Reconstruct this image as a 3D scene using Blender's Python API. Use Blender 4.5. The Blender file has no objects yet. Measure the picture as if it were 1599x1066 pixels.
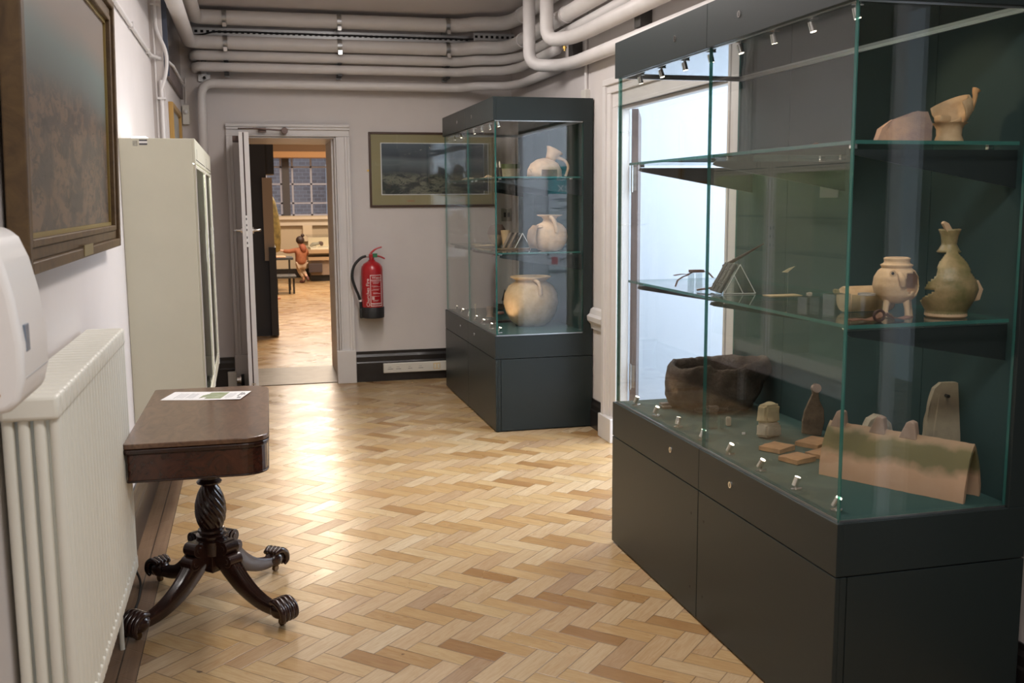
import bpy, bmesh, math, random
from math import sin, cos, pi, radians as rad
from mathutils import Vector, Matrix, noise
random.seed(7)
S = bpy.context.scene
COL = S.collection

# ------------------------------------------------------------------ camera
F_PX, YAW, PITCH, ROLL = 1588.0, 0.2506, 0.1383, 0.0070
f = Vector((sin(YAW)*cos(PITCH), cos(YAW)*cos(PITCH), -sin(PITCH)))
r0 = Vector((cos(YAW), -sin(YAW), 0)); d0 = f.cross(r0)
r_ = cos(ROLL)*r0 + sin(ROLL)*d0; d_ = -sin(ROLL)*r0 + cos(ROLL)*d0
cam = bpy.data.cameras.new('camera'); cam.sensor_width = 36; cam.lens = F_PX/1599*36
cam.clip_start = 0.05; cam.clip_end = 100
cam.dof.use_dof = True; cam.dof.focus_distance = 4.6; cam.dof.aperture_fstop = 7.0
co = bpy.data.objects.new('camera', cam); COL.objects.link(co)
M3 = Matrix((r_, -d_, -f)).transposed()
co.matrix_world = Matrix.Translation((0, 0, 1.5)) @ M3.to_4x4()
S.camera = co
# ------------------------------------------------------------------ exposure, world
S.view_settings.view_transform = 'Standard'; S.view_settings.look = 'None'
S.view_settings.exposure = 0.0; S.view_settings.gamma = 1; S.view_settings.use_curve_mapping = False
S.cycles.max_bounces = 12; S.cycles.diffuse_bounces = 5; S.cycles.glossy_bounces = 6
S.cycles.transparent_max_bounces = 40; S.cycles.transmission_bounces = 8
S.cycles.caustics_reflective = False; S.cycles.caustics_refractive = False
S.cycles.sample_clamp_indirect = 4.0
W = bpy.data.worlds.new('world'); S.world = W; W.use_nodes = True
W.node_tree.nodes['Background'].inputs[0].default_value = (0.75, 0.85, 1, 1)
W.node_tree.nodes['Background'].inputs[1].default_value = 0.8

def kelv(k):
    return {2700: (1, .62, .33), 3000: (1, .69, .42), 3500: (1, .78, .56), 4200: (1, .88, .75), 5000: (1, .94, .90), 7500: (.80, .89, 1)}[k]
def area(name, loc, size, power, k, rot=(0, 0, 0), size_y=None, spread=None):
    l = bpy.data.lights.new(name, 'AREA'); l.shape = 'RECTANGLE'; l.size = size; l.size_y = size_y or size
    l.energy = power; l.color = kelv(k)
    if spread: l.spread = spread
    o = bpy.data.objects.new(name, l); COL.objects.link(o); o.location = loc; o.rotation_euler = rot
    return o
def spot(name, loc, target, power, k, angle=40, blend=.6, size=.012, parent=None):
    l = bpy.data.lights.new(name, 'SPOT'); l.energy = power; l.color = kelv(k); l.spot_size = rad(angle); l.spot_blend = blend
    l.shadow_soft_size = size
    o = bpy.data.objects.new(name, l); COL.objects.link(o)
    q = (Vector(target)-Vector(loc)).to_track_quat('-Z', 'Y')
    o.location = loc; o.rotation_euler = q.to_euler()
    return o
# corridor ceiling lamps (out of frame overhead), lobby daylight, next room, two added helper lights
area('lamp_hall', (0.7, 0.9, 2.92), 1.3, 44, 5000, size_y=.5)
area('lamp_hall_rear', (1.0, -2.2, 2.92), 1.3, 40, 5000, size_y=.5)
area('lamp_corridor', (0.85, 5.0, 2.93), .3, 62, 5000, size_y=3.6)
area('corridor_ceiling_fill', (0.85, 5.2, 2.60), .3, 26, 5000, rot=(pi, 0, 0), size_y=3.0)  # added fill hanging in mid-air, no fixture, brightens the ceiling
area('lobby_daylight', (3.3, 5.1, 2.9), 1.5, 105, 7500, size_y=1.8)
area('lobby_window', (4.25, 5.15, 1.75), 1.4, 75, 7500, rot=(0, rad(90), 0), size_y=1.6)
area('next_room_lamp', (0.9, 12.8, 3.3), .7, 175, 3500, size_y=1.4)
area('gallery_glare_light', (1.0, 18.6, 2.85), 1.4, 60, 4200, rot=(rad(-50), 0, 0), size_y=.4)  # added light turned towards the corridor, gives the floor its glare
area('next_room_lamp', (1.6, 17.3, 3.3), 1.6, 200, 3500, size_y=1.2)
area('side_window_daylight', (2.6, 1.65, 1.25), 2.2, 26, 7500, rot=(0, rad(90), 0), size_y=.4)

# ------------------------------------------------------------------ materials
class NT:
    """tiny node builder"""
    def __init__(s, name):
        s.m = bpy.data.materials.new(name); s.m.use_nodes = True; s.t = s.m.node_tree
        s.b = s.t.nodes['Principled BSDF']; s.out = s.t.nodes['Material Output']
    def n(s, typ, **kw):
        x = s.t.nodes.new(typ)
        for k, v in kw.items():
            if k.startswith('i_'):
                key = k[2:]; key = int(key) if key.isdigit() else key
                s.set(x.inputs[key], v)
            else: setattr(x, k, v)
        return x
    def set(s, inp, v):
        if hasattr(v, 'is_output') or isinstance(v, bpy.types.NodeSocket): s.t.links.new(v, inp)
        else:
            if isinstance(v, tuple) and len(v) == 3 and inp.type == 'RGBA': v = v+(1,)
            inp.default_value = v
    def math(s, op, a, b=None, c=None):
        x = s.t.nodes.new('ShaderNodeMath'); x.operation = op; s.set(x.inputs[0], a)
        if b is not None: s.set(x.inputs[1], b)
        if c is not None: s.set(x.inputs[2], c)
        return x.outputs[0]
    def mix(s, fac, a, b, typ='MIX'):
        x = s.t.nodes.new('ShaderNodeMix'); x.data_type = 'RGBA'; x.blend_type = typ
        s.set(x.inputs[0], fac); s.set(x.inputs[6], a); s.set(x.inputs[7], b)
        return x.outputs[2]
    def noise(s, vec, scale, detail=3, rough=.5, dist=0, out=0):
        x = s.n('ShaderNodeTexNoise', i_Scale=scale, i_Detail=detail, i_Roughness=rough, i_Distortion=dist)
        if vec is not None: s.set(x.inputs['Vector'], vec)
        return x.outputs[out]
    def ramp(s, fac, stops):
        x = s.t.nodes.new('ShaderNodeValToRGB'); s.set(x.inputs[0], fac)
        e = x.color_ramp.elements
        while len(e) < len(stops): e.new(.5)
        for q, (p, c) in zip(e, stops): q.position = p; q.color = c+(1,) if len(c) == 3 else c
        return x.outputs[0]
    def pos(s): return s.n('ShaderNodeNewGeometry').outputs['Position']
    def obj(s): return s.n('ShaderNodeTexCoord').outputs['Object']
    def bump(s, h, strength=.3, dist=.005):
        x = s.n('ShaderNodeBump', i_Strength=strength, i_Distance=dist, i_Height=h); s.set(s.b.inputs['Normal'], x.outputs[0])

MATS = {}
def mat(name, col, rough=.5, metal=0, var=0, scale=8, bump=0, bscale=60, bdist=.004, spec=.5, col2=None, coat=0, det=4, emit=None, estr=0):
    if name in MATS: return MATS[name]
    n = NT(name); b = n.b
    b.inputs['Base Color'].default_value = col+(1,); b.inputs['Roughness'].default_value = rough
    b.inputs['Metallic'].default_value = metal; b.inputs['Specular IOR Level'].default_value = spec
    if coat: b.inputs['Coat Weight'].default_value = coat; b.inputs['Coat Roughness'].default_value = .08
    o = n.obj() if (var or bump or col2) else None
    if var or col2:
        c2 = col2 or tuple(max(0, c*(1-var)) for c in col)
        fac = n.ramp(n.noise(o, scale, det, .6), [(.35, (0, 0, 0)), (.68, (1, 1, 1))])
        n.set(b.inputs['Base Color'], n.mix(fac, col, c2))
    if bump: n.bump(n.noise(o, bscale, 5, .65), bump, bdist)
    if emit: n.set(b.inputs['Emission Color'], emit); b.inputs['Emission Strength'].default_value = estr
    MATS[name] = n.m
    return n.m

wallpaint = mat('wall_paint', (.66, .62, .605), .75, var=.05, scale=2.2, bump=.12, bscale=90)
ceilpaint = mat('ceiling_paint', (.70, .655, .645), .85, var=.05, scale=1.5)
trimpaint = mat('trim_gloss_paint', (.68, .655, .645), .38, var=.04, scale=5)
pipepaint = mat('pipe_paint', (.70, .675, .665), .45, var=.06, scale=6, bump=.15, bscale=30)
skirt = mat('dark_skirting', (.022, .019, .018), .28, var=.3, scale=10)
borderwood = mat('border_floorboard', (.10, .066, .048), .35, var=.5, scale=14, bump=.1)
casemetal = mat('case_green_metal', (.019, .027, .028), .36, spec=.32)
caseback = mat('case_back_fabric', (.018, .050, .050), .8)
deckfab = mat('case_deck_fabric', (.028, .080, .074), .85)
groove = mat('dark_gap', (.006, .007, .007), .7)
chrome = mat('chrome', (.75, .75, .74), .15, 1)
steel = mat('galvanised_steel', (.50, .51, .52), .35, 1, var=.35, scale=40)
alum = mat('brushed_aluminium', (.55, .57, .58), .3, 1)
brass = mat('brass', (.75, .52, .16), .3, 1)
black = mat('black_paint', (.010, .010, .011), .5)
rubber = mat('black_rubber', (.013, .013, .014), .55)
cream = mat('cream_enamel', (.63, .615, .50), .42, var=.04, scale=4)
radpaint = mat('radiator_enamel', (.74, .735, .66), .38)
plastic = mat('white_plastic', (.76, .75, .74), .28)
plate = mat('switch_plastic', (.68, .66, .60), .4)
red = mat('extinguisher_red', (.42, .012, .018), .28, coat=.4)
whiteink = mat('white_ink', (.75, .72, .70), .5)
greenplastic = mat('green_plastic', (.02, .16, .07), .4)
bulb = mat('lamp_lens', (1, .95, .85), .4, emit=(1, .86, .66), estr=9)
tube = mat('fluorescent_tube', (1, 1, 1), .4, emit=(.92, 1, .80), estr=60)
paper = mat('paper', (.80, .80, .80), .6)
ink = mat('printed_ink', (.10, .10, .11), .6)
acrylic_edge = mat('acrylic_edge', (.80, .84, .84), .15)

def glass(name, tint, edge=False, f0=.04, refl=1.0, rough=0.0):
    n = NT(name); t = n.t; t.nodes.remove(n.b)
    g = n.n('ShaderNodeNewGeometry')
    dt = n.n('ShaderNodeVectorMath', operation='DOT_PRODUCT'); n.set(dt.inputs[0], g.outputs['Incoming']); n.set(dt.inputs[1], g.outputs['Normal'])
    c = n.math('ABSOLUTE', dt.outputs['Value'])
    k = n.math('POWER', n.math('SUBTRACT', 1.0, c), 5.0)
    fr = n.math('MULTIPLY', n.math('MULTIPLY_ADD', k, 1-f0, f0), refl)
    tr = n.n('ShaderNodeBsdfTransparent'); tr.inputs[0].default_value = tint+(1,)
    gl = n.n('ShaderNodeBsdfAnisotropic'); gl.inputs['Roughness'].default_value = rough
    mx = n.n('ShaderNodeMixShader'); n.set(mx.inputs[0], fr); n.set(mx.inputs[1], tr.outputs[0]); n.set(mx.inputs[2], gl.outputs[0])
    n.set(n.out.inputs[0], mx.outputs[0]); MATS[name] = n.m
    return n.m
caseglass = glass('case_glass', (.985, .995, .99))
acrylic = glass('clear_acrylic', (.84, .88, .87), f0=.11, rough=.04)
winglass = glass('window_glass', (.97, .98, .98))
def edgeglass():
    n = NT('glass_cut_edge'); b = n.b
    b.inputs['Base Color'].default_value = (.055, .20, .18, 1); b.inputs['Roughness'].default_value = .15
    tr = n.n('ShaderNodeBsdfTransparent'); tr.inputs[0].default_value = (.25, .62, .56, 1)
    mx = n.n('ShaderNodeMixShader'); mx.inputs[0].default_value = .65
    n.set(mx.inputs[1], tr.outputs[0]); n.set(mx.inputs[2], b.outputs[0]); n.set(n.out.inputs[0], mx.outputs[0])
    return n.m
glassedge = edgeglass()
def lidmat():
    n = NT('lid_glass_diffuser'); b = n.b
    b.inputs['Base Color'].default_value = (.30, .32, .33, 1); b.inputs['Roughness'].default_value = .04
    b.inputs['Metallic'].default_value = .85
    return n.m
lidglass = lidmat()

def parquet():
    n = NT('herringbone_parquet'); b = n.b
    P = n.n('ShaderNodeSeparateXYZ'); n.set(P.inputs[0], n.pos()); X, Y = P.outputs[0], P.outputs[1]
    m = n.math; Wd = .0762; q = .70710678/Wd
    u = m('MULTIPLY', m('SUBTRACT', m('ADD', X, 20.03), Y), q); v = m('MULTIPLY', m('ADD', m('ADD', X, 20.015), Y), q)
    i = m('FLOOR', u); j = m('FLOOR', v); fu = m('SUBTRACT', u, i); fv = m('SUBTRACT', v, j)
    k = m('FLOORED_MODULO', m('SUBTRACT', i, j), 6.0)
    H = m('LESS_THAN', k, 2.5)                                  # 1: block lies along u
    nH = m('SUBTRACT', 1.0, H)
    alH = m('ADD', k, fu)                                       # 0..3 along
    alV = m('ADD', m('SUBTRACT', 5.0, k), fv)
    al = m('ADD', m('MULTIPLY', H, alH), m('MULTIPLY', nH, alV))
    ac = m('ADD', m('MULTIPLY', H, fv), m('MULTIPLY', nH, fu))
    idu = m('SUBTRACT', i, m('MULTIPLY', H, k)); idv = m('ADD', j, m('MULTIPLY', nH, m('SUBTRACT', k, 3.0)))
    ea = m('MINIMUM', al, m('SUBTRACT', 3.0, al)); ec = m('MINIMUM', ac, m('SUBTRACT', 1.0, ac))
    edge = m('MINIMUM', ea, ec)
    # border board along the left wall, running with Y
    bd = m('LESS_THAN', X, -.405)
    cv = n.n('ShaderNodeCombineXYZ'); n.set(cv.inputs[0], idu); n.set(cv.inputs[1], idv); n.set(cv.inputs[2], m('MULTIPLY', H, 7.3))
    wn = n.n('ShaderNodeTexWhiteNoise', noise_dimensions='3D'); n.set(wn.inputs['Vector'], cv.outputs[0])
    rc = n.n('ShaderNodeSeparateColor'); n.set(rc.inputs[0], wn.outputs['Color'])
    R, G, B = rc.outputs
    gv = n.n('ShaderNodeCombineXYZ'); n.set(gv.inputs[0], m('MULTIPLY', al, .35)); n.set(gv.inputs[1], m('MULTIPLY', ac, 3.0)); n.set(gv.inputs[2], m('MULTIPLY', R, 57.0))
    grain = n.noise(gv.outputs[0], 2.2, 5, .6, 1.2)
    base = n.ramp(R, [(0, (.29, .160, .064)), (.10, (.36, .215, .090)), (.35, (.435, .285, .130)), (.65, (.475, .325, .160)), (.9, (.50, .365, .195)), (1, (.54, .42, .26))])
    base = n.mix(m('MULTIPLY', nH, .30), base, (.56, .47, .36))
    dark = n.mix(1.0, base, (.70, .56, .42), 'MULTIPLY')
    fac = n.ramp(grain, [(.32, (1, 1, 1)), (.62, (0, 0, 0))])
    col = n.mix(m('MULTIPLY', fac, .65), base, dark)
    big = n.noise(n.pos(), 1.1, 3, .5)
    col = n.mix(m('MULTIPLY', n.ramp(big, [(.4, (0, 0, 0)), (.7, (1, 1, 1))]), .22), col, (.42, .24, .10))
    gap = n.ramp(edge, [(0, (0, 0, 0)), (.014, (0, 0, 0)), (.034, (1, 1, 1))])
    gapc = m('ADD', m('MULTIPLY', n.noise(n.pos(), 6, 2), .5), .35)
    col = n.mix(m('MULTIPLY', m('SUBTRACT', 1.0, gap), gapc), col, (.06, .035, .02))
    knot = n.ramp(n.noise(n.pos(), 17, 2, .5), [(0, (1, 1, 1)), (.21, (1, 1, 1)), (.235, (0, 0, 0))])
    col = n.mix(m('MULTIPLY', knot, .8), col, (.06, .03, .02))
    bv = n.n('ShaderNodeCombineXYZ'); n.set(bv.inputs[0], m('MULTIPLY', X, 30.0)); n.set(bv.inputs[1], m('MULTIPLY', Y, 1.2))
    bcol = n.ramp(n.noise(bv.outputs[0], 1.5, 4), [(.3, (.24, .15, .09)), (.7, (.16, .095, .055))])
    bgap = m('MINIMUM', m('ABSOLUTE', m('ADD', X, .405)), m('ABSOLUTE', m('ADD', X, .466)))
    bcol = n.mix(m('LESS_THAN', bgap, .0025), bcol, (.04, .025, .015))
    col = n.mix(bd, col, bcol)
    n.set(b.inputs['Base Color'], col)
    rg = m('ADD', m('MULTIPLY', G, .10), m('ADD', .20, m('MULTIPLY', n.noise(n.pos(), 3, 3), .12)))
    n.set(b.inputs['Roughness'], m('ADD', rg, m('MULTIPLY', bd, .15)))
    b.inputs['Specular IOR Level'].default_value = .5
    # every block lies at its own minute tilt
    tv = n.n('ShaderNodeCombineXYZ'); n.set(tv.inputs[0], m('MULTIPLY', m('SUBTRACT', G, .5), .03)); n.set(tv.inputs[1], m('MULTIPLY', m('SUBTRACT', B, .5), .03)); tv.inputs[2].default_value = 1
    nb = n.n('ShaderNodeBump', i_Strength=.35, i_Distance=.002, i_Height=m('MULTIPLY_ADD', grain, .15, gap))
    vn = n.n('ShaderNodeVectorMath', operation='NORMALIZE'); n.set(vn.inputs[0], tv.outputs[0])
    n.set(nb.inputs['Normal'], vn.outputs[0]); n.set(b.inputs['Normal'], nb.outputs[0])
    return n.m
floorwood = parquet()

def woodmat(name, c1, c2, scale=(3, 3, 3), rough=.3, coat=0, dist=2.5):
    n = NT(name); mp = n.n('ShaderNodeMapping'); n.set(mp.inputs[0], n.obj()); mp.inputs['Scale'].default_value = scale
    g = n.noise(mp.outputs[0], 2.5, 6, .6, dist)
    n.set(n.b.inputs['Base Color'], n.ramp(g, [(.3, c1), (.7, c2)]))
    n.b.inputs['Roughness'].default_value = rough
    if coat: n.b.inputs['Coat Weight'].default_value = coat; n.b.inputs['Coat Roughness'].default_value = .12
    return n.m
mahog = woodmat('mahogany_veneer', (.18, .100, .058), (.075, .036, .021), (7, 2.2, 7), .3, .35)
mahogdark = woodmat('dark_mahogany', (.040, .015, .010), (.014, .006, .005), (4, 4, 4), .26, .3)
oakframe = woodmat('gilt_oak_frame', (.120, .072, .026), (.062, .034, .012), (4, 4, 4), .45)
oaklight = mat('pale_wood', (.50, .27, .08), .5, var=.3, scale=20)

# ------------------------------------------------------------------ mesh helpers
class B:
    """collects shapes in world (or local) coordinates into one mesh"""
    def __init__(s): s.b = bmesh.new(); s.mi = 0
    def _tag(s, fs):
        for x in fs: x.material_index = s.mi
        return fs
    def box(s, x0, x1, y0, y1, z0, z1, M=None):
        vs = [s.b.verts.new(Vector(p) if M is None else M @ Vector(p)) for p in
              ((x0, y0, z0), (x1, y0, z0), (x1, y1, z0), (x0, y1, z0), (x0, y0, z1), (x1, y0, z1), (x1, y1, z1), (x0, y1, z1))]
        F = [(0, 3, 2, 1), (4, 5, 6, 7), (0, 1, 5, 4), (1, 2, 6, 5), (2, 3, 7, 6), (3, 0, 4, 7)]
        s._tag([s.b.faces.new([vs[i] for i in q]) for q in F]); return s
    def cyl(s, p0, p1, r, seg=20, r1=None, caps=True):
        p0, p1 = Vector(p0), Vector(p1); r1 = r if r1 is None else r1
        return s.tube([p0, p1], [r, r1], seg, caps, smooth=False)
    def tube(s, pts, r, seg=12, caps=True, smooth=True, up=None):
        pts = [Vector(p) for p in pts]; n = len(pts)
        rr = r if isinstance(r, (list, tuple)) else [r]*n
        if smooth and n > 2:
            P, Q = [], []
            for k in range(n-1):
                a, b_, c, d = pts[max(k-1, 0)], pts[k], pts[k+1], pts[min(k+2, n-1)]
                for t in (0, .25, .5, .75):
                    P.append(.5*((2*b_)+(c-a)*t+(2*a-5*b_+4*c-d)*t*t+(3*b_-a-3*c+d)*t**3)); Q.append(rr[k]*(1-t)+rr[k+1]*t)
            P.append(pts[-1]); Q.append(rr[-1]); pts, rr, n = P, Q, len(P)
        rings = []; T0 = (pts[1]-pts[0]).normalized()
        U = Vector(up) if up else (Vector((0, 0, 1)) if abs(T0.z) < .9 else Vector((1, 0, 0)))
        U = (U-T0*U.dot(T0)).normalized()
        for k in range(n):
            T = (pts[min(k+1, n-1)]-pts[max(k-1, 0)])
            if T.length < 1e-9: T = T0
            T = T.normalized(); U = (U-T*U.dot(T)).normalized(); V = T.cross(U)
            rings.append([s.b.verts.new(pts[k]+(U*cos(2*pi*q/seg)+V*sin(2*pi*q/seg))*rr[k]) for q in range(seg)])
        fs = []
        for k in range(n-1):
            for q in range(seg): fs.append(s.b.faces.new((rings[k][q], rings[k][(q+1) % seg], rings[k+1][(q+1) % seg], rings[k+1][q])))
        if caps: fs.append(s.b.faces.new(rings[0][::-1])); fs.append(s.b.faces.new(rings[-1]))
        s._tag(fs); return s
    def pipe(s, pts, r, seg=18, bend=.09):
        """straight runs with rounded elbows"""
        pts = [Vector(p) for p in pts]; P = [pts[0]]
        for k in range(1, len(pts)-1):
            a, b_, c = pts[k-1], pts[k], pts[k+1]; d1 = (a-b_); d2 = (c-b_); bd = min(bend, d1.length*.45, d2.length*.45)
            p, q = b_+d1.normalized()*bd, b_+d2.normalized()*bd
            for t in (0, .2, .4, .6, .8, 1): P.append(p*(1-t)**2+b_*2*t*(1-t)+q*t*t)
        P.append(pts[-1]); return s.tube(P, r, seg, smooth=False)
    def lathe(s, prof, c=(0, 0, 0), seg=32, keep=None, wob=None, sx=1, sy=1):
        c = Vector(c); rings = []
        for k, (r, z) in enumerate(prof):
            ring = []
            for q in range(seg):
                a = 2*pi*q/seg; rr = r*(wob(a, z) if wob else 1)
                ring.append(s.b.verts.new(c+Vector((cos(a)*rr*sx, sin(a)*rr*sy, z))))
            rings.append(ring)
        fs = []
        for k in range(len(prof)-1):
            for q in range(seg):
                if keep and not keep(2*pi*(q+.5)/seg, (prof[k][1]+prof[k+1][1])/2): continue
                fs.append(s.b.faces.new((rings[k][q], rings[k][(q+1) % seg], rings[k+1][(q+1) % seg], rings[k+1][q])))
        if prof[0][0] > 1e-6 and not keep: fs.append(s.b.faces.new(rings[0][::-1]))
        if prof[-1][0] > 1e-6 and not keep: fs.append(s.b.faces.new(rings[-1]))
        s._tag(fs)
        if keep:
            for v in [v for v in s.b.verts if not v.link_faces]: s.b.verts.remove(v)
        bmesh.ops.remove_doubles(s.b, verts=s.b.verts[:], dist=1e-5)
        return s
    def prism(s, poly, axis, a, b_, M=None):
        """extrude a 2D polygon along an axis: 0 -> (y,z), 1 -> (x,z), 2 -> (x,y)"""
        def P(p, t):
            v = [Vector((t, p[0], p[1])), Vector((p[0], t, p[1])), Vector((p[0], p[1], t))][axis]
            return M @ v if M is not None else v
        A = [s.b.verts.new(P(p, a)) for p in poly]; C = [s.b.verts.new(P(p, b_)) for p in poly]; n = len(poly)
        fs = [s.b.faces.new(A[::-1]), s.b.faces.new(C)]
        for k in range(n): fs.append(s.b.faces.new((A[k], A[(k+1) % n], C[(k+1) % n], C[k])))
        s._tag(fs); return s
    def blob(s, c, r, sub=3, M=None, fn=None):
        v0 = len(s.b.verts)
        q = bmesh.ops.create_icosphere(s.b, subdivisions=sub, radius=1)
        for v in q['verts']:
            p = v.co.copy(); k = fn(p) if fn else 1
            p = Vector((p.x*r[0], p.y*r[1], p.z*r[2]))*k
            v.co = (M @ p if M is not None else p)+Vector(c)
        for x in {g for v in q['verts'] for g in v.link_faces}: x.material_index = s.mi
        return s
    def rough(s, amp, freq, seed=0):
        for v in s.b.verts:
            d = noise.noise_vector(v.co*freq+Vector((seed, 0, 0))); v.co += d*amp
        return s

def setp(o, label=None, cat=None, group=None, kind=None):
    for k, v in (('label', label), ('category', cat), ('group', group), ('kind', kind)):
        if v: o[k] = v
    return o
def obj(name, b, ms, parent=None, bevel=0, smooth=False, seg=2, label=None, sub=0, solid=0, auto=40, kind=None):
    me = bpy.data.meshes.new(name)
    bmesh.ops.recalc_face_normals(b.b, faces=b.b.faces[:])
    b.b.to_mesh(me); b.b.free()
    o = bpy.data.objects.new(name, me); COL.objects.link(o)
    for m in (ms if isinstance(ms, (list, tuple)) else [ms]): me.materials.append(m)
    if parent is not None:
        q = parent; Mx = Matrix.Identity(4)
        while q is not None: Mx = q.matrix_basis @ Mx; q = q.parent
        me.transform(Mx.inverted()); o.parent = parent
    if smooth:
        for p in me.polygons: p.use_smooth = True
        if auto < 180: me.set_sharp_from_angle(angle=rad(auto))
    if solid:
        q = o.modifiers.new('solid', 'SOLIDIFY'); q.thickness = solid; q.offset = -1
    if sub:
        q = o.modifiers.new('sub', 'SUBSURF'); q.levels = sub; q.render_levels = sub
    if bevel:
        q = o.modifiers.new('bevel', 'BEVEL'); q.width = bevel; q.segments = seg; q.limit_method = 'ANGLE'; q.angle_limit = rad(35)
    if label: o['label'] = label
    if kind: o['kind'] = kind
    return o
def thing(name, label, cat, loc=(0, 0, 0), rotz=0, group=None):
    o = bpy.data.objects.new(name, None); COL.objects.link(o); o.empty_display_size = .1
    o.location = loc; o.rotation_euler = (0, 0, rotz)
    return setp(o, label, cat, group)
def struct(name, b, ms, **k):
    return setp(obj(name, b, ms, **k), kind='structure')
def solo(name, b, ms, label, cat, group=None, **k):
    """a thing that is a single mesh, its origin moved to its own base"""
    o = obj(name, b, ms, **k); me = o.data
    xs = [v.co for v in me.vertices]
    lo = Vector([min(c[i] for c in xs) for i in range(3)]); hi = Vector([max(c[i] for c in xs) for i in range(3)])
    c = Vector(((lo.x+hi.x)/2, (lo.y+hi.y)/2, lo.z)); me.transform(Matrix.Translation(-c)); o.location = c
    return setp(o, label, cat, group)
def dup(root, loc, rotz=None, label=None):
    r = root.copy(); COL.objects.link(r); r.location = loc
    if rotz is not None: r.rotation_euler = (0, 0, rotz)
    if label: r['label'] = label
    for ch in list(root.children):
        c = ch.copy(); COL.objects.link(c); c.parent = r
        for g in ch.children: d = g.copy(); COL.objects.link(d); d.parent = c
    return r
def text_bm(s, size, font_thick=.0008):
    cu = bpy.data.curves.new('t', 'FONT'); cu.body = s; cu.size = size; cu.extrude = font_thick; cu.resolution_u = 3
    o = bpy.data.objects.new('t', cu); COL.objects.link(o)
    dg = bpy.context.evaluated_depsgraph_get(); me = bpy.data.meshes.new_from_object(o.evaluated_get(dg))
    b = B(); b.b.from_mesh(me); bpy.data.objects.remove(o); bpy.data.curves.remove(cu); bpy.data.meshes.remove(me)
    return b

XL, XLF, YB, XR, ZC = -.55, -.475, 8.45, 2.17, 2.97
# ================================================================== the setting
b = B(); b.box(-3, 5.2, -4.2, 21, -.05, 0); struct('floor', b, floorwood)
b = B(); b.box(-3, 5.2, -4.2, YB+.05, ZC, ZC+.1); struct('ceiling', b, ceilpaint)
b = B(); b.box(XL-.3, XL, -4.2, 6.85, 0, ZC); struct('wall_left', b, wallpaint)
b = B(); b.box(XL-.3, XLF, 6.85, YB, 0, ZC); struct('wall_left', b, wallpaint)
b = B(); b.box(XL-.3, XR, -4.2, -4.0, 0, ZC); struct('wall_rear', b, wallpaint)
DX0, DX1, DZ = -.02, .704, 2.015
b = B(); b.box(XL-.3, DX0, YB, 9.35, 0, 3.4); b.box(DX1, 5.2, YB, 9.35, 0, 3.4); b.box(DX0, DX1, YB, 9.35, DZ, 3.4); struct('wall_back', b, wallpaint)
OY0, OY1, OZ = 4.37, 5.82, 2.045
WT = .05
b = B(); b.box(XR, XR+WT, OY1, YB, 0, ZC); b.box(XR, XR+WT, 1.74, OY0, 0, ZC); b.box(XR, XR+WT, OY0, OY1, OZ, ZC)
b.box(XR, XR+WT, -4.2, 1.56, 0, ZC); b.box(XR, XR+WT, 1.56, 1.74, 0, .15); b.box(XR, XR+WT, 1.56, 1.74, 2.35, ZC); struct('wall_right', b, wallpaint)
b = B(); b.box(XR+.03, XR+.038, 1.56, 1.74, .15, 2.35); w1 = struct('window_1', b, winglass)
darkpanel = mat('dark_green_blocker', (.018, .030, .032), .7)
b = B(); b.box(XR-.012, XR-.001, -3.9, 1.555, .2, 2.9); b.box(XR-.012, XR-.001, 1.745, 2.30, .2, 2.9); struct('reflection_blocker', b, darkpanel)  # unseen panel, added to keep the end glass reflection dark
# lobby beyond the right doorway
lobbywhite = mat('lobby_white_paint', (.80, .82, .85), .8)
lobbydim = mat('lobby_white_dimmed', (.44, .475, .53), .8)  # lobby white darkened in colour so the back wall stays below clipping
b = B(); b.box(XR+WT, 4.3, 6.9, 7.0, 0, ZC); struct('wall_lobby_back', b, lobbydim)
b = B(); b.box(4.3, 4.4, 3.8, 7.0, 0, ZC); struct('wall_lobby_window_side', b, lobbywhite)
b = B(); b.box(XR+WT, 4.4, 3.8, 7.0, 2.98, 3.05); struct('ceiling_lobby', b, lobbywhite)
b = B(); b.box(XR+WT, 4.3, 3.96, 6.9, 0, .006); struct('floor_lobby', b, mat('lobby_pale_floor', (.40, .40, .40), .5))
b = B(); b.box(XR+WT, 4.3, 3.86, 3.96, 0, ZC); struct('wall_lobby_side', b, lobbywhite)
# skirtings and trims
def skprof(t, h):   # (outward, z)
    return [(0, 0), (t, 0), (t, h*.62), (t*.75, h*.66), (t*.75, h*.82), (t*.35, h*.9), (t*.3, h), (0, h)]
b = B(); b.prism([(XL+x, z) for x, z in skprof(.022, .235)], 1, -4, 6.85); b.prism([(XLF+x, z) for x, z in skprof(.02, .235)], 1, 6.85, YB); struct('baseboard_left', b, skirt)
b = B(); b.prism([(YB-x, z) for x, z in skprof(.022, .255)], 0, .815, 2.17); b.prism([(YB-x, z) for x, z in skprof(.022, .255)], 0, XLF, -.16); struct('baseboard_back', b, skirt)
b = B(); b.prism([(XR-x, z) for x, z in skprof(.022, .19)], 1, 6.05, YB); b.prism([(XR-x, z) for x, z in skprof(.022, .19)], 1, -4, 4.16); struct('baseboard_right', b, skirt)
b = B(); b.prism([(XR-x, z) for x, z in [(0, .655), (.018, .66), (.022, .69), (.045, .715), (.048, .745), (.030, .76), (.022, .79), (0, .80)]], 1, 6.04, YB); struct('trim_1', b, trimpaint)
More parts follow.
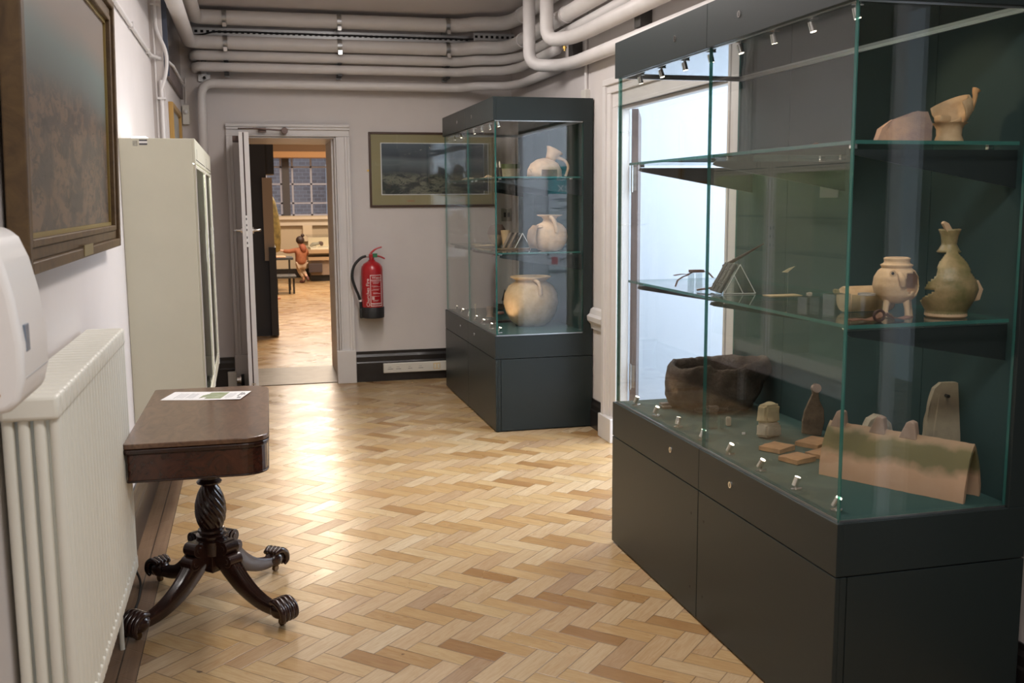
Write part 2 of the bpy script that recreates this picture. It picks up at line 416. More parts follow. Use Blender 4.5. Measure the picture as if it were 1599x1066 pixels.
# back doorway architrave with plinth blocks
def arch_v(b, x0, x1, y, z0, z1, s):   # moulding on a wall facing -Y; s=+1 outer side at x1
    w = x1-x0
    for a, c, t in ((0, 1, .020), (.62, 1, .036), (.80, 1, .048), (0, .14, .028)):
        p0, p1 = (x0+w*a, x0+w*c) if s > 0 else (x1-w*c, x1-w*a)
        b.box(p0, p1, y-t, y, z0, z1)
b = B(); arch_v(b, DX1-.002, .812, YB, 0, 2.012, 1); arch_v(b, -.150, DX0+.002, YB, 0, 2.012, -1)
for a, c, t in ((0, 1, .020), (.55, 1, .036), (.76, 1, .048), (0, .14, .028)): b.box(-.150, .812, YB-t, YB, 2.012+.095*a, 2.012+.095*c)
b.box(.66, .816, YB-.055, YB, 0, .275); b.box(-.155, -.045, YB-.055, YB, 0, .275)
b.box(DX1-.016, DX1, YB, 9.35, 0, DZ); b.box(DX0, DX0+.016, YB, 9.35, 0, DZ); b.box(DX0, DX1, YB, 9.35, DZ-.016, DZ)
b.box(DX1-.034, DX1-.016, YB+.07, YB+.11, 0, DZ)
struct('trim_2', b, trimpaint, bevel=.004)
b = B(); b.box(DX0+.016, DX1-.016, YB+.02, 9.35, 0, .006); struct('trim_3', b, mat('threshold_lino', (.17, .135, .105), .45, var=.4, scale=9))
# right doorway architrave
b = B()
for a, c, t in ((0, 1, .018), (.5, 1, .034), (.78, 1, .050), (0, .12, .026)):
    b.box(XR-t, XR, OY1+.20*a, OY1+.20*c, 0, OZ+.17*a); b.box(XR-t, XR, OY0-.18*c, OY0-.18*a, 0, OZ+.17*a); b.box(XR-t, XR, OY0-.18*c, OY1+.20*c, OZ+.17*a, OZ+.17*c)
b.box(XR-.06, XR, OY1-.005, OY1+.225, 0, .15)
b.box(XR, XR+WT, OY1-.018, OY1, 0, OZ); b.box(XR, XR+WT, OY0, OY0+.018, 0, OZ); b.box(XR, XR+WT, OY0, OY1, OZ-.018, OZ)
struct('trim_4', b, trimpaint, bevel=.004)
# open door of the right doorway: dark narrow edge with hinges
DM = Matrix.Translation((2.226, 5.79, 0)) @ Matrix.Rotation(-math.atan2(.42, 1), 4, 'Z')
dd = struct('door_2', B().box(0, .040, 0, .75, .01, 2.03, DM), mat('brown_door_edge', (.115, .085, .080), .45, var=.4, scale=20), bevel=.002)
for z in (.42, 1.62):
    obj('hinge', B().box(.004, .030, -.003, .0, z-.07, z+.07, DM).cyl(DM @ Vector((.004, -.006, z-.08)), DM @ Vector((.004, -.006, z+.08)), .007, 12), steel, dd)

# the white door of the back doorway, standing open into the corridor
dr = struct('door_1', B().box(-.050, -.022, 7.745, 8.44, .012, 2.0).box(-.013, .022, 7.745, 8.44, .012, 2.0), trimpaint, bevel=.002)
obj('edge_seal', B().box(-.022, -.013, 7.752, 8.43, .012, 1.998), mat('dark_red_seal', (.035, .012, .012), .5), dr)
lk = obj('lock_plate', B().box(-.026, -.009, 7.740, 7.746, 1.17, 1.40), plastic, dr)
for z in (1.375, 1.33, 1.295, 1.24, 1.20): obj('lock_hole', B().box(-.021, -.014, 7.739, 7.741, z-.008, z+.008), black, lk)
for s in (-1, 1):
    x0 = -.050 if s < 0 else .022; b = B()
    b.cyl((x0, 7.80, 1.29), (x0+.010*s, 7.80, 1.29), .024, 20); b.tube([(x0+.01*s, 7.80, 1.29), (x0+.045*s, 7.80, 1.292), (x0+.055*s, 7.815, 1.292), (x0+.052*s, 7.90, 1.290)], [.010, .009, .008, .010], 12)
    obj('lever_handle', b, chrome, dr, smooth=True)
obj('hinge_bolt', B().box(-.028, .0, 7.738, 7.746, .146, .154), chrome, dr)
b = B(); b.box(.10, .16, YB-.075, YB-.05, 2.04, 2.075); b.tube([(.30, YB-.08, 2.052), (.10, YB-.11, 2.066), (.06, YB-.12, 2.066)], .007, 8, smooth=False); b.cyl((.30, YB-.05, 2.052), (.30, YB-.11, 2.052), .026, 16)
b.tube([(.06, YB-.12, 2.066), (-.05, 8.05, 2.045)], .006, 8); b.box(-.095, -.05, 7.93, 8.13, 1.945, 1.985)
obj('closer_arm', b, mat('closer_bronze', (.12, .085, .075), .35, .7), dr, bevel=.003)

# next room
nrw = mat('gallery_cream_paint', (.60, .52, .40), .8)
b = B(); b.box(-3.1, -3, 9.35, 21, 0, 3.4); b.box(5.1, 5.2, 9.35, 21, 0, 3.4); struct('wall_gallery_side', b, nrw)
b = B(); b.box(-3, 5.2, 9.3, 21, 3.4, 3.5); struct('ceiling_gallery', b, mat('gallery_ceiling', (.30, .20, .12), .8))
WX0, WX1, WZ0, WZ1 = -.4, 2.6, 1.22, 2.55
b = B(); b.box(-3, WX0, 20.6, 20.8, 0, 3.4); b.box(WX1, 5.1, 20.6, 20.8, 0, 3.4); b.box(WX0, WX1, 20.6, 20.8, 0, WZ0); b.box(WX0, WX1, 20.6, 20.8, WZ1, 3.4); struct('wall_far', b, nrw)
b = B(); b.box(-1, 5.1, 20.1, 20.58, 2.36, 3.4); struct('trim_5', b, mat('bulkhead_brown', (.16, .095, .05), .7))
b = B(); b.box(-1, 5.1, 20.08, 20.6, 2.33, 2.44); struct('trim_6', b, mat('bulkhead_tan', (.48, .27, .12), .6))
wf = mat('window_frame_paint', (.42, .46, .62), .5)
b = B()
b.box(.66, .80, 20.60, 20.66, WZ0, WZ1); 
wn_ = struct('window_2', B().box(WX0, WX1, 20.66, 20.668, WZ0, WZ1), winglass)
obj('mullion', b, mat('dark_mullion', (.07, .07, .085), .5), wn_)
b = B()
for x in (-.4, -.03, .34, .62, .84, 1.20, 1.56, 1.92, 2.28, 2.56): b.box(x, x+.035, 20.63, 20.66, WZ0, WZ1)
for z in (1.22, 1.45, 1.82, 2.15, 2.5): b.box(WX0, WX1, 20.63, 20.66, z, z+.03)
obj('window_frame', b, wf, wn_)
obj('window_sill', B().box(WX0-.05, WX1+.05, 20.42, 20.62, 1.15, 1.20).box(WX0-.05, WX1+.05, 20.5, 20.6, 1.03, 1.15), mat('sill_white', (.72, .66, .58), .5), wn_)
brick = NT('outside_brick'); bt = brick.n('ShaderNodeTexBrick', i_Scale=3.0, i_Color1=(.24, .20, .21), i_Color2=(.34, .29, .30), i_Mortar=(.42, .40, .42))
mp = brick.n('ShaderNodeMapping'); brick.set(mp.inputs[0], brick.obj()); mp.inputs['Rotation'].default_value = (rad(90), 0, 0); brick.set(bt.inputs[0], mp.outputs[0]); brick.set(brick.b.inputs['Base Color'], bt.outputs[0])
b = B(); b.box(-6, 10, 24.5, 24.7, -1, 9); struct('wall_outside', b, brick.m)
b = B(); b.box(1.78, 2.2, 24.2, 24.48, 0, 2.35); solo('outside_pilaster', b, mat('pale_stone_outside', (.75, .76, .80), .8), 'pale upright seen through the gallery window, on the brick wall outside', 'pilaster')
b = B(); b.prism([(20.6-x, z) for x, z in skprof(.03, .18)], 0, -3, 5.1); struct('baseboard_far', b, skirt)

# ================================================================== display cases
ZT, ZH, ZD, ZG = 2.139, 1.995, .630, .4815
def spotlight_part(root, p, aim, up=-1):
    """mini swivel spot: flange, stalk, head, lens"""
    p = Vector(p); a = Vector(aim).normalized()
    b = B(); b.cyl(p, p+Vector((0, 0, .004*up)), .016, 18); b.cyl(p, p+Vector((0, 0, .022*up)), .0045, 10)
    b.cyl(p+Vector((-.018, 0, .004*up)), p+Vector((.018, 0, .004*up)), .003, 8)
    h = p+Vector((0, 0, .026*up)); b.cyl(h-a*.014, h+a*.014, .010, 16)
    o = obj('spotlight', b, chrome, root, smooth=True)
    obj('lens', B().cyl(h+a*.0135, h+a*.0150, .0082, 14), bulb, o)
def case(label, X0, X1, Y0, Y1, spots, deckspots, ymid):
    t = thing('display_case', label, 'display case', ((X0+X1)/2, (Y0+Y1)/2, 0), 0, None)
    T = .0115
    # plinth: carcass, kick gap, front doors, end panels
    obj('plinth', B().box(X0+.014, X1, Y0+.012, Y1-.004, .02, ZG-.004), casemetal, t, bevel=.001)
    obj('plinth_foot', B().box(X0+.02, X1-.01, Y0+.02, Y1-.02, 0, .02), groove, t)
    for ya, yb in ((Y0, ymid-.002), (ymid+.002, Y1)):
        d = obj('plinth_door', B().box(X0, X0+.014, ya, yb, .008, ZG-.003), casemetal, t, bevel=.0012)
        yk = (yb-.045 if ya == Y0 else ya+.055)
        for z in (.105, .38): obj('keyhole', B().cyl((X0-.0006, yk, z), (X0+.002, yk, z), .005, 10), black, d)
    obj('end_post', B().box(X0+.0145, X0+.034, Y0, Y0+.012, .008, ZG-.003), casemetal, t, bevel=.001)
    obj('end_panel', B().box(X0+.037, X1, Y0, Y0+.0115, .008, ZG-.003), casemetal, t, bevel=.001)
    # upper band and deck
    bb = B()
    for ya, yb in ((Y0, ymid-.0012), (ymid+.0012, Y1)): bb.box(X0, X0+.02, ya, yb, ZG+.001, ZD)
    bb.box(X0+.02, X1, Y0, Y0+.02, ZG+.001, ZD); bb.box(X0+.02, X1, Y1-.02, Y1, ZG+.001, ZD)
    obj('deck_band', bb, casemetal, t, bevel=.0012)
    obj('deck', B().box(X0+.021, X1-.04, Y0+.021, Y1-.021, ZG+.01, ZD+.004), deckfab, t)
    # header
    hb = B()
    for ya, yb in ((Y0, ymid-.0012), (ymid+.0012, Y1)): hb.box(X0, X0+.02, ya, yb, ZH, ZT)
    hb.box(X0+.02, X1, Y0, Y0+.02, ZH, ZT); hb.box(X0+.02, X1, Y1-.02, Y1, ZH, ZT); hb.box(X0+.02, X1, Y0+.02, Y1-.02, ZT-.01, ZT)
    obj('header', hb, casemetal, t, bevel=.0012)
    obj('lid_panel', B().box(X0+.030, X1-.045, Y0+.030, Y1-.030, ZH+.008, ZH+.016), lidglass, t)
    tr = B(); e = .003
    for (xa, xb, ya, yb) in ((X0+.020, X0+.030, Y0+.02, Y1-.02), (X1-.05, X1-.04, Y0+.02, Y1-.02), (X0+.03, X1-.05, Y0+.020, Y0+.030), (X0+.03, X1-.05, Y1-.03, Y1-.02)): tr.box(xa, xb, ya, yb, ZH-.002, ZH+.012)
    obj('lid_trim', tr, alum, t)
    # back panel
    bp = B()
    n = 4; L = (Y1-Y0)/n
    for k in range(n): bp.box(X1-.040, X1-.020, Y0+L*k+.0015, Y0+L*(k+1)-.0015, ZD-.1, ZH)
    bp.box(X1-.020, X1-.001, Y0+.021, Y1-.021, ZG+.02, ZT-.012)
    obj('back_panel', bp, caseback, t)
    obj('rear_post', B().box(X1-.062, X1-.002, Y0+.001, Y0+.020, ZD, ZH), casemetal, t, bevel=.001)
    # glass: two front panes, two end panes
    def pane(nm, x0, x1, y0, y1, thin):
        g = obj(nm, B().box(x0, x1, y0, y1, ZD-.03, ZH+.006), [caseglass, glassedge], t)
        for p in g.data.polygons:
            if abs(p.normal[thin]) < .5: p.material_index = 1
        return g
    gx = X0+.012
    pane('glass_front', gx, gx+T, Y0+.014+T, ymid-.0015, 0); pane('glass_front', gx, gx+T, ymid+.0015, Y1-.014-T, 0)
    pane('glass_end', gx, X1-.064, Y0+.013, Y0+.013+T, 1); pane('glass_end', gx, X1-.045, Y1-.013-T, Y1-.013, 1)
    obj('glass_bead', B().box(gx-.0012, gx+.001, Y0+.02, Y1-.02, ZD+.0, ZD+.007), alum, t); obj('glass_bead', B().box(gx, X1-.064, Y0+.0118, Y0+.0132, ZD, ZD+.007), alum, t)
    obj('glass_bead', B().box(gx, X1-.064, Y0+.0118, Y0+.0132, ZH-.006, ZH+.0), alum, t)
    # shelves
    for z in (1.155, 1.637):
        for ya, yb, dz in ((Y0+.028, ymid-.004, 0), (ymid+.004, Y1-.10, .0)):
            s = obj('glass_shelf', B().box(X0+.028, X1-.075, ya, yb, z+dz, z+dz+.010), [caseglass, glassedge], t, bevel=.0006)
            for p in s.data.polygons:
                if abs(p.normal[2]) < .5: p.material_index = 1
            for yy in (ya+.06, yb-.06):
                for xx in (X0+.06, X1-.12):
                    obj('shelf_clip', B().box(xx-.010, xx+.010, yy-.006, yy+.006, z+dz-.010, z+dz), chrome, s, bevel=.002)
    for z in (1.155, 1.637):
        for y in (Y0+.075, ymid+.04, Y1-.15):
            obj('shelf_bracket', B().prism([(X0+.055, z-.012), (X0+.050, z-.022), (X0+.065, z-.028), (X1-.042, z-.115), (X1-.042, z-.0105)], 1, y-.003, y+.003), casemetal, t)
    for zz, ys in ((ZH+.07, (Y0+.645, Y0+1.14)), (ZD-.063, (Y0+.632, Y0+1.124))):
        for y in ys:
            k = obj('lock', B().cyl((X0-.002, y, zz), (X0+.004, y, zz), .011, 20), chrome, t, smooth=True)
            obj('key_slot', B().box(X0-.0026, X0-.0018, y-.0015, y+.0015, zz-.006, zz+.006), black, k)
    for y in spots: spotlight_part(t, (X0+.062, y, ZH+.008), (.25, random.uniform(-.2, .2), -1), -1)
    for y in deckspots: spotlight_part(t, (X0+.058, y, ZD+.004), (.35, random.uniform(-.4, .4), 1), 1)
    return t
BX0, BX1, BY0, BY1 = 1.497, 2.100, 2.337, 4.093
FX0, FX1, FY0, FY1 = 1.5025, 2.160, 6.303, 8.03
ds = [BY0+.10+.218*k for k in range(8)]
case('large dark green glass display case in the right foreground, nearest the camera', BX0, BX1, BY0, BY1, ds, ds, 3.212)
case('green glass display case at the far end of the corridor by the back wall', FX0, FX1, FY0, FY1, [FY0+.12+.24*k for k in range(7)], [FY0+.12+.24*k for k in range(7)], 7.16)
for (l, tg, p, a) in (((1.553, 3.74, .665), (1.655, 3.80, .755), 2.2, 34), ((1.56, 3.95, 1.96), (1.80, 3.80, .78), 5, 34), ((1.56, 2.9, 1.96), (1.90, 3.0, .66), 4, 50), ((1.57, 2.45, 1.96), (1.80, 2.50, 1.20), 6, 50),
                      ((1.56, 2.75, 1.96), (2.0, 2.60, 1.72), 4, 60), ((1.56, 3.35, 1.96), (1.80, 3.2, .68), 5, 50), ((1.56, 3.3, 1.96), (1.60, 3.4, 1.2), 2, 50)):
    spot('case_spot_light', l, tg, p, 3000, a)
for (l, tg, p, a) in (((1.56, 6.62, .665), (1.72, 6.72, .82), 1.6, 60), ((1.57, 6.9, 1.96), (1.85, 6.65, .8), 4, 40), ((1.57, 6.45, 1.96), (1.9, 6.5, 1.7), 1.4, 80), ((1.57, 7.2, 1.96), (1.75, 7.1, 1.2), 4, 60), ((1.57, 6.45, 1.62), (1.85, 6.5, 1.2), 1.5, 70)):
    spot('case_spot_light', l, tg, p, 3000, a)
# ================================================================== card table (local frame, rotated a little)
tb = thing('card_table', 'dark mahogany pedestal card table with twisted column and four paw-footed legs', 'table', (-.183, 3.838, 0), rad(-1))
TM = Matrix.Translation((-.183, 3.838, 0)) @ Matrix.Rotation(rad(-1), 4, 'Z')
def rrect(hx, hy, r, n=7, right_only=True):
    P = []
    for cx, cy, a0, rr in ((hx-r, hy-r, 0, r), (-hx+.012, hy-.012, 90, .012), (-hx+.012, -hy+.012, 180, .012), (hx-r, -hy+r, 270, r)):
        for k in range(n+1):
            a = rad(a0+90*k/n); P.append((cx+cos(a)*rr, cy+sin(a)*rr))
    return P
b = B(); b.prism(rrect(.226, .490, .085), 2, .7235, .740, TM); obj('tabletop', b, mahog, tb, bevel=.003)
b = B(); b.prism(rrect(.226, .490, .085), 2, .705, .7215, TM); obj('folding_leaf', b, mahogdark, tb, bevel=.004)
b = B(); b.prism(rrect(.219, .482, .082), 2, .618, .704, TM); obj('apron', b, woodmat('mahogany_apron', (.075, .022, .012), (.022, .008, .006), (5, 2, 6), .25, .4), tb, bevel=.002)
b = B(); b.prism(rrect(.222, .485, .083), 2, .612, .619, TM); obj('apron_bead', b, mahogdark, tb, bevel=.002)
b = B(); b.box(-.12, .12, -.16, .16, .588, .612, TM); b.mi = 0; obj('support_block', b, mahogdark, tb, bevel=.004)
def twisted(z0, z1, prof, flutes, amp, tw, seg=72, n=34):
    b = B(); rings = []
    for k in range(n+1):
        t = k/n; z = z0+(z1-z0)*t; R = prof(t); fade = min(1, t*6, (1-t)*6)
        rings.append([b.b.verts.new(TM @ Vector((cos(2*pi*q/seg)*R*(1+amp*fade*(abs(cos((2*pi*q/seg+tw*t)*flutes/2))-.5)), sin(2*pi*q/seg)*R*(1+amp*fade*(abs(cos((2*pi*q/seg+tw*t)*flutes/2))-.5)), z))) for q in range(seg)])
    for k in range(n):
        for q in range(seg): b.b.faces.new((rings[k][q], rings[k][(q+1) % seg], rings[k+1][(q+1) % seg], rings[k+1][q]))
    b.b.faces.new(rings[0][::-1]); b.b.faces.new(rings[-1]); return b
obj('column', twisted(.292, .468, lambda t: .030+.027*sin(pi*min(1, t*.93+.07))**.8-.008*t, 14, .16, 2.3), mahogdark, tb, smooth=True, auto=60)
b = B(); b.lathe([(.044, .468), (.046, .474), (.040, .480), (.034, .486), (.036, .500), (.036, .592)], (0, 0, 0), 36)
b.b.transform(TM); obj('column_neck', b, mahogdark, tb, smooth=True)
b = B(); b.lathe([(.040, .198), (.058, .200), (.060, .238), (.060, .252), (.052, .258), (.057, .264), (.057, .272), (.045, .278), (.050, .284), (.049, .292), (.040, .296)], (0, 0, 0), 40)
b.b.transform(TM); obj('column_base', b, mahogdark, tb, smooth=True)
b = B(); b.box(-.040, .040, -.040, .040, .135, .21, TM @ Matrix.Rotation(rad(45), 4, 'Z')); obj('hub_block', b, mahogdark, tb, bevel=.003)
def tleg(ang):
    L = TM @ Matrix.Rotation(ang, 4, 'Z')
    prof = [(.036, .205, .072, .048), (.062, .195, .080, .050), (.090, .172, .080, .049), (.122, .142, .074, .047), (.162, .110, .066, .045), (.212, .082, .056, .042), (.265, .062, .048, .040), (.315, .053, .042, .037), (.345, .053, .038, .036)]
    # catmull refine
    P = []
    for k in range(len(prof)-1):
        a, b0, c, d = prof[max(k-1, 0)], prof[k], prof[k+1], prof[min(k+2, len(prof)-1)]
        for t in (0, .33, .66): P.append(tuple(.5*(2*b0[i]+(c[i]-a[i])*t+(2*a[i]-5*b0[i]+4*c[i]-d[i])*t*t+(3*b0[i]-a[i]-3*c[i]+d[i])*t**3) for i in range(4)))
    P.append(prof[-1]); b = B(); rings = []
    sec = [(-1, -.6), (-.7, -1), (.7, -1), (1, -.6), (1, .7), (.78, 1), (.62, .84), (.4, 1), (.2, .84), (0, 1), (-.2, .84), (-.4, 1), (-.62, .84), (-.78, 1), (-1, .7)]
    for k, (x, z, h, w) in enumerate(P):
        a = P[max(k-1, 0)]; c = P[min(k+1, len(P)-1)]; tx, tz = c[0]-a[0], c[1]-a[1]; l = math.hypot(tx, tz); nx, nz = -tz/l, tx/l
        if nz < 0 and False: nx, nz = -nx, -nz
        rings.append([b.b.verts.new(L @ Vector((x+nx*v*h/2, u*w/2*1.05, z+nz*v*h/2))) for u, v in sec])
    n = len(sec)
    for k in range(len(rings)-1):
        for q in range(n): b.b.faces.new((rings[k][q], rings[k][(q+1) % n], rings[k+1][(q+1) % n], rings[k+1][q]))
    b.b.faces.new(rings[0][::-1]); b.b.faces.new(rings[-1])
    lg = obj('leg', b, mahogdark, tb, smooth=True, auto=45)
    b = B()
    for x, z, r in ((.092, .238, .026), (.112, .192, .024)):
        b.cyl(L @ Vector((x, -.029, z)), L @ Vector((x, .029, z)), r, 24); b.cyl(L @ Vector((x, -.032, z)), L @ Vector((x, .032, z)), r*.45, 18)
    b.box(.045, .095, -.025, .025, .19, .262, L)
    obj('scroll_knee', b, mahogdark, lg, bevel=.002)
    b = B(); b.blob(L @ Vector((.358, 0, .056)), (.040, .036, .034), 3, (L.to_3x3()).to_4x4())
    for s in (-1.5, -.5, .5, 1.5):
        b.tube([L @ Vector((.335, s*.015, .084)), L @ Vector((.368, s*.019, .092)), L @ Vector((.398, s*.020, .072)), L @ Vector((.405, s*.0195, .042)), L @ Vector((.392, s*.017, .024))], [.010, .0125, .0125, .011, .006], 10)
    obj('paw_foot', b, mahogdark, lg, smooth=True, auto=180)
    b = B(); b.cyl(L @ Vector((.365, -.007, .013)), L @ Vector((.365, .007, .013)), .013, 18); b.cyl(L @ Vector((.362, 0, .012)), L @ Vector((.362, 0, .034)), .007, 12)
    obj('castor', b, mat('aged_brass', (.16, .10, .05), .35, .9), lg, smooth=True)
for a in (52, 128, 228, 312): tleg(rad(a))

# leaflet
lf = thing('leaflet', 'white printed leaflet with a green photo lying on the dark table', 'leaflet', (-.190, 4.135, .7402), rad(-15))
LM = Matrix.Translation((-.190, 4.135, .7402)) @ Matrix.Rotation(rad(-15), 4, 'Z')
b = B(); n = 16
vs = [[b.b.verts.new(LM @ Vector((-.155+.31*k/n, y, .0004+.008*max(0, (k/n-.45))**1.6))) for y in (-.085, .085)] for k in range(n+1)]
vb = [[b.b.verts.new(v.co+Vector((0, 0, -.0004))) for v in q] for q in vs]
for k in range(n):
    b.b.faces.new((vs[k][0], vs[k+1][0], vs[k+1][1], vs[k][1])); b.b.faces.new((vb[k][0], vb[k][1], vb[k+1][1], vb[k+1][0]))
    b.b.faces.new((vs[k][0], vb[k][0], vb[k+1][0], vs[k+1][0])); b.b.faces.new((vs[k][1], vs[k+1][1], vb[k+1][1], vb[k][1]))
b.b.faces.new((vs[0][0], vs[0][1], vb[0][1], vb[0][0])); b.b.faces.new((vs[n][0], vb[n][0], vb[n][1], vs[n][1]))
obj('sheet', b, paper, lf)
lz = lambda x: .0006+.008*max(0, ((x+.155)/.31-.45))**1.6
b = B()
for k in range(8):                                   # photo patch follows the curl
    x = .0+.009*k; b.box(x, x+.0092, -.062 if k else -.03, .066, lz(x), lz(x+.009)+.0004, LM)
for k in range(3): b.box(-.016+.005*k, -.011+.005*k, -.05+.01*k, .03-.01*(2-k), .0006, .0010, LM)
obj('photo', b, mat('leaflet_green', (.22, .27, .13), .5, col2=(.38, .42, .30), scale=30), lf)
b = B()
for k, x in enumerate([-.115, -.105, -.095, -.085, -.070, -.062, -.052, -.044, .082, .090, .098, .106]):
    b.box(x, x+.003, -.055+.006*(k % 3), .05-.008*(k % 2), lz(x), lz(x)+.0003, LM)
obj('text_lines', b, mat('grey_ink', (.45, .45, .46), .6), lf)
b = B()
for x, y0, y1 in ((.125, -.02, .055), (.134, -.058, -.03), (.134, 0, .05), (.142, -.06, -.035), (.142, .01, .03)): b.box(x, x+.005, y0, y1, lz(x), lz(x)+.0003, LM)
obj('heading', b, ink, lf)

# ================================================================== radiator
rd = thing('radiator', 'cream column radiator on the left wall below the large painting', 'radiator', (-.475, 2.95, 0))
n = 25; y0, y1 = 2.33, 3.56; pitch = (y1-y0)/n
proto = None
for k in range(n):
    y = y0+pitch*(k+.5); b = B()
    for x in (-.523, -.491, -.459, -.427):
        b.tube([(x, y, .275), (x, y, 1.075)], .0128, 12, smooth=False)
    hw = pitch*.5*.97
    for z0, z1 in ((1.035, 1.09), (.262, .315)):
        b.box(-.536, -.414, y-hw, y+hw, z0, z1)
    if proto is None:
        proto = obj('section', b, radpaint, rd, bevel=.010, seg=3, smooth=True, auto=50)
    else:
        b.b.free(); c = proto.copy(); c.location = proto.location+Vector((0, pitch*k, 0)); COL.objects.link(c)
obj('wall_bracket', B().box(XL+.001, -.53, 2.6, 2.63, .32, 1.0), radpaint, rd); obj('wall_bracket', B().box(XL+.001, -.53, 3.3, 3.33, .32, 1.0), radpaint, rd)
obj('feed_pipe', B().cyl((-.475, 3.50, 0), (-.475, 3.50, .27), .0085, 12), radpaint, rd, smooth=True)

# paper towel dispenser in the left foreground
pd = thing('towel_dispenser', 'white plastic wall dispenser at the left edge above the radiator, out of focus', 'dispenser', (XL, 1.98, 1.14))
prof = [(XL, 1.140), (-.445, 1.138), (-.412, 1.144), (-.394, 1.158), (-.384, 1.20), (-.383, 1.26), (-.392, 1.34), (-.405, 1.40), (-.420, 1.438), (-.440, 1.456), (XL, 1.462)]
b = B(); b.prism(prof, 1, 1.87, 2.10); obj('body', b, plastic, pd, bevel=.012, seg=4, smooth=True, auto=60)
obj('window_strip', B().box(-.3870, -.3820, 1.90, 1.93, 1.245, 1.292), mat('smoked_plastic', (.16, .20, .26), .2), pd, bevel=.001)
obj('seam', B().box(-.3845, -.3832, 1.885, 2.085, 1.200, 1.2015), mat('seam_grey', (.4, .4, .4), .5), pd)
obj('key_mark', B().cyl((-.425, 1.868, 1.175), (-.425, 1.871, 1.175), .0025, 10), oaklight, pd)

# ================================================================== left wall cabinets
def cabinet(label, y0, y1, side):
    t = thing('wall_cabinet', label, 'cabinet', ((XL-.23)/2, (y0+y1)/2, .455), 0, None)
    X0, X1, z0, z1 = XL+.001, -.236, .455, 1.785
    b = B(); b.box(X0, X1, y0, y0+.018, z0, z1); b.box(X0, X1, y1-.018, y1, z0, z1); b.box(X0, X1, y0+.018, y1-.018, z1-.018, z1); b.box(X0, X1, y0+.018, y1-.018, z0, z0+.03)
    b.box(X0, X0+.012, y0+.018, y1-.018, z0+.03, z1-.018)
    obj('carcass', b, cream, t, bevel=.002)
    obj('back_lining', B().box(X0+.012, X0+.016, y0+.018, y1-.018, z0+.03, z1-.018), mat('cabinet_lining', (.42, .46, .33), .7), t)
    for yy in (y0+.15, y1-.18): obj('wall_bracket', B().box(XL if yy < 6.8 else XL, X1-.06, yy, yy+.03, z0-.03, z0-.001), cream, t)
    # door: frame, pane, runner, latch
    d = obj('door', B().box(X1, X1+.010, y0+.004, y0+.05, z0, 1.672).box(X1, X1+.010, y1-.05, y1-.004, z0, 1.672).box(X1, X1+.010, y0+.05, y1-.05, z0, z0+.075).box(X1, X1+.010, y0+.05, y1-.05, 1.655, 1.672), cream, t, bevel=.002)
    obj('door_glass', B().box(X1+.002, X1+.006, y0+.05, y1-.05, z0+.075, 1.655), winglass, d)
    obj('door_edge', B().box(X1+.010, X1+.0125, y1-.012, y1-.002, z0, 1.672), whiteink, d)
    obj('door_edge', B().box(X1+.010, X1+.0125, y0+.002, y0+.012, z0, 1.672), whiteink, d)
    lt = obj('latch', B().box(X1+.010, X1+.014, y1-.046, y1-.020, 1.17, 1.34), plastic, d, bevel=.002)
    for z in (1.31, 1.255, 1.20): obj('latch_hole', B().box(X1+.0135, X1+.0145, y1-.038, y1-.028, z-.010, z+.010), black, lt)
    obj('header_panel', B().box(X1, X1+.012, y0, y1, 1.675, z1), cream, t, bevel=.002)
    obj('header_gap', B().box(X1-.002, X1+.0125, y0+.05, y1-.05, 1.690, 1.694).box(X1-.002, X1+.0125, y0+.15, y0+.156, 1.70, 1.745), groove, t)
    for z in (1.375, 1.15, .85): obj('cabinet_shelf', B().box(X0+.02, X1-.03, y0+.02, y1-.02, z, z+.006), [caseglass, glassedge], t)
    obj('strip_lamp', B().cyl((X1-.05, y0+.12, 1.70), (X1-.05, y1-.12, 1.70), .013, 14), tube, t, smooth=True)
    return t
c1 = cabinet('tall cream metal wall cabinet with glass front, its stained blank side behind the table', 4.90, 5.98, 1)
obj('maker_sticker', B().box(-.462, -.428, 4.8990, 4.8998, 1.755, 1.779), ink, c1, label='small black and white sticker')
obj('maker_sticker', B().box(-.463, -.427, 4.8988, 4.8990, 1.763, 1.772), paper, c1)
obj('old_label', B().box(-.490, -.470, 4.8990, 4.8998, 1.750, 1.774), mat('faded_label', (.46, .45, .38), .6, var=.5, scale=90), c1, label='faded torn label')
c2 = cabinet('second cream wall cabinet with glass front, farther along near the back wall', 6.0, 6.84, 1)
obj('cabinet_top_glow', B().box(XL+.05, XL+.11, 4.96, 5.5, 1.786, 1.797), mat('top_glow', (1, 1, 1), .4, emit=(.93, .90, 1), estr=2.2), c1, label='light caught along the cabinet top, shown as a glowing strip')  # no lamp here: light caught on the top, given as emission

# ================================================================== pictures
def framed(name, label, cat, corners, y0, y1, z0, z1, x, tilt, fw, depth, fm, mats):
    pass
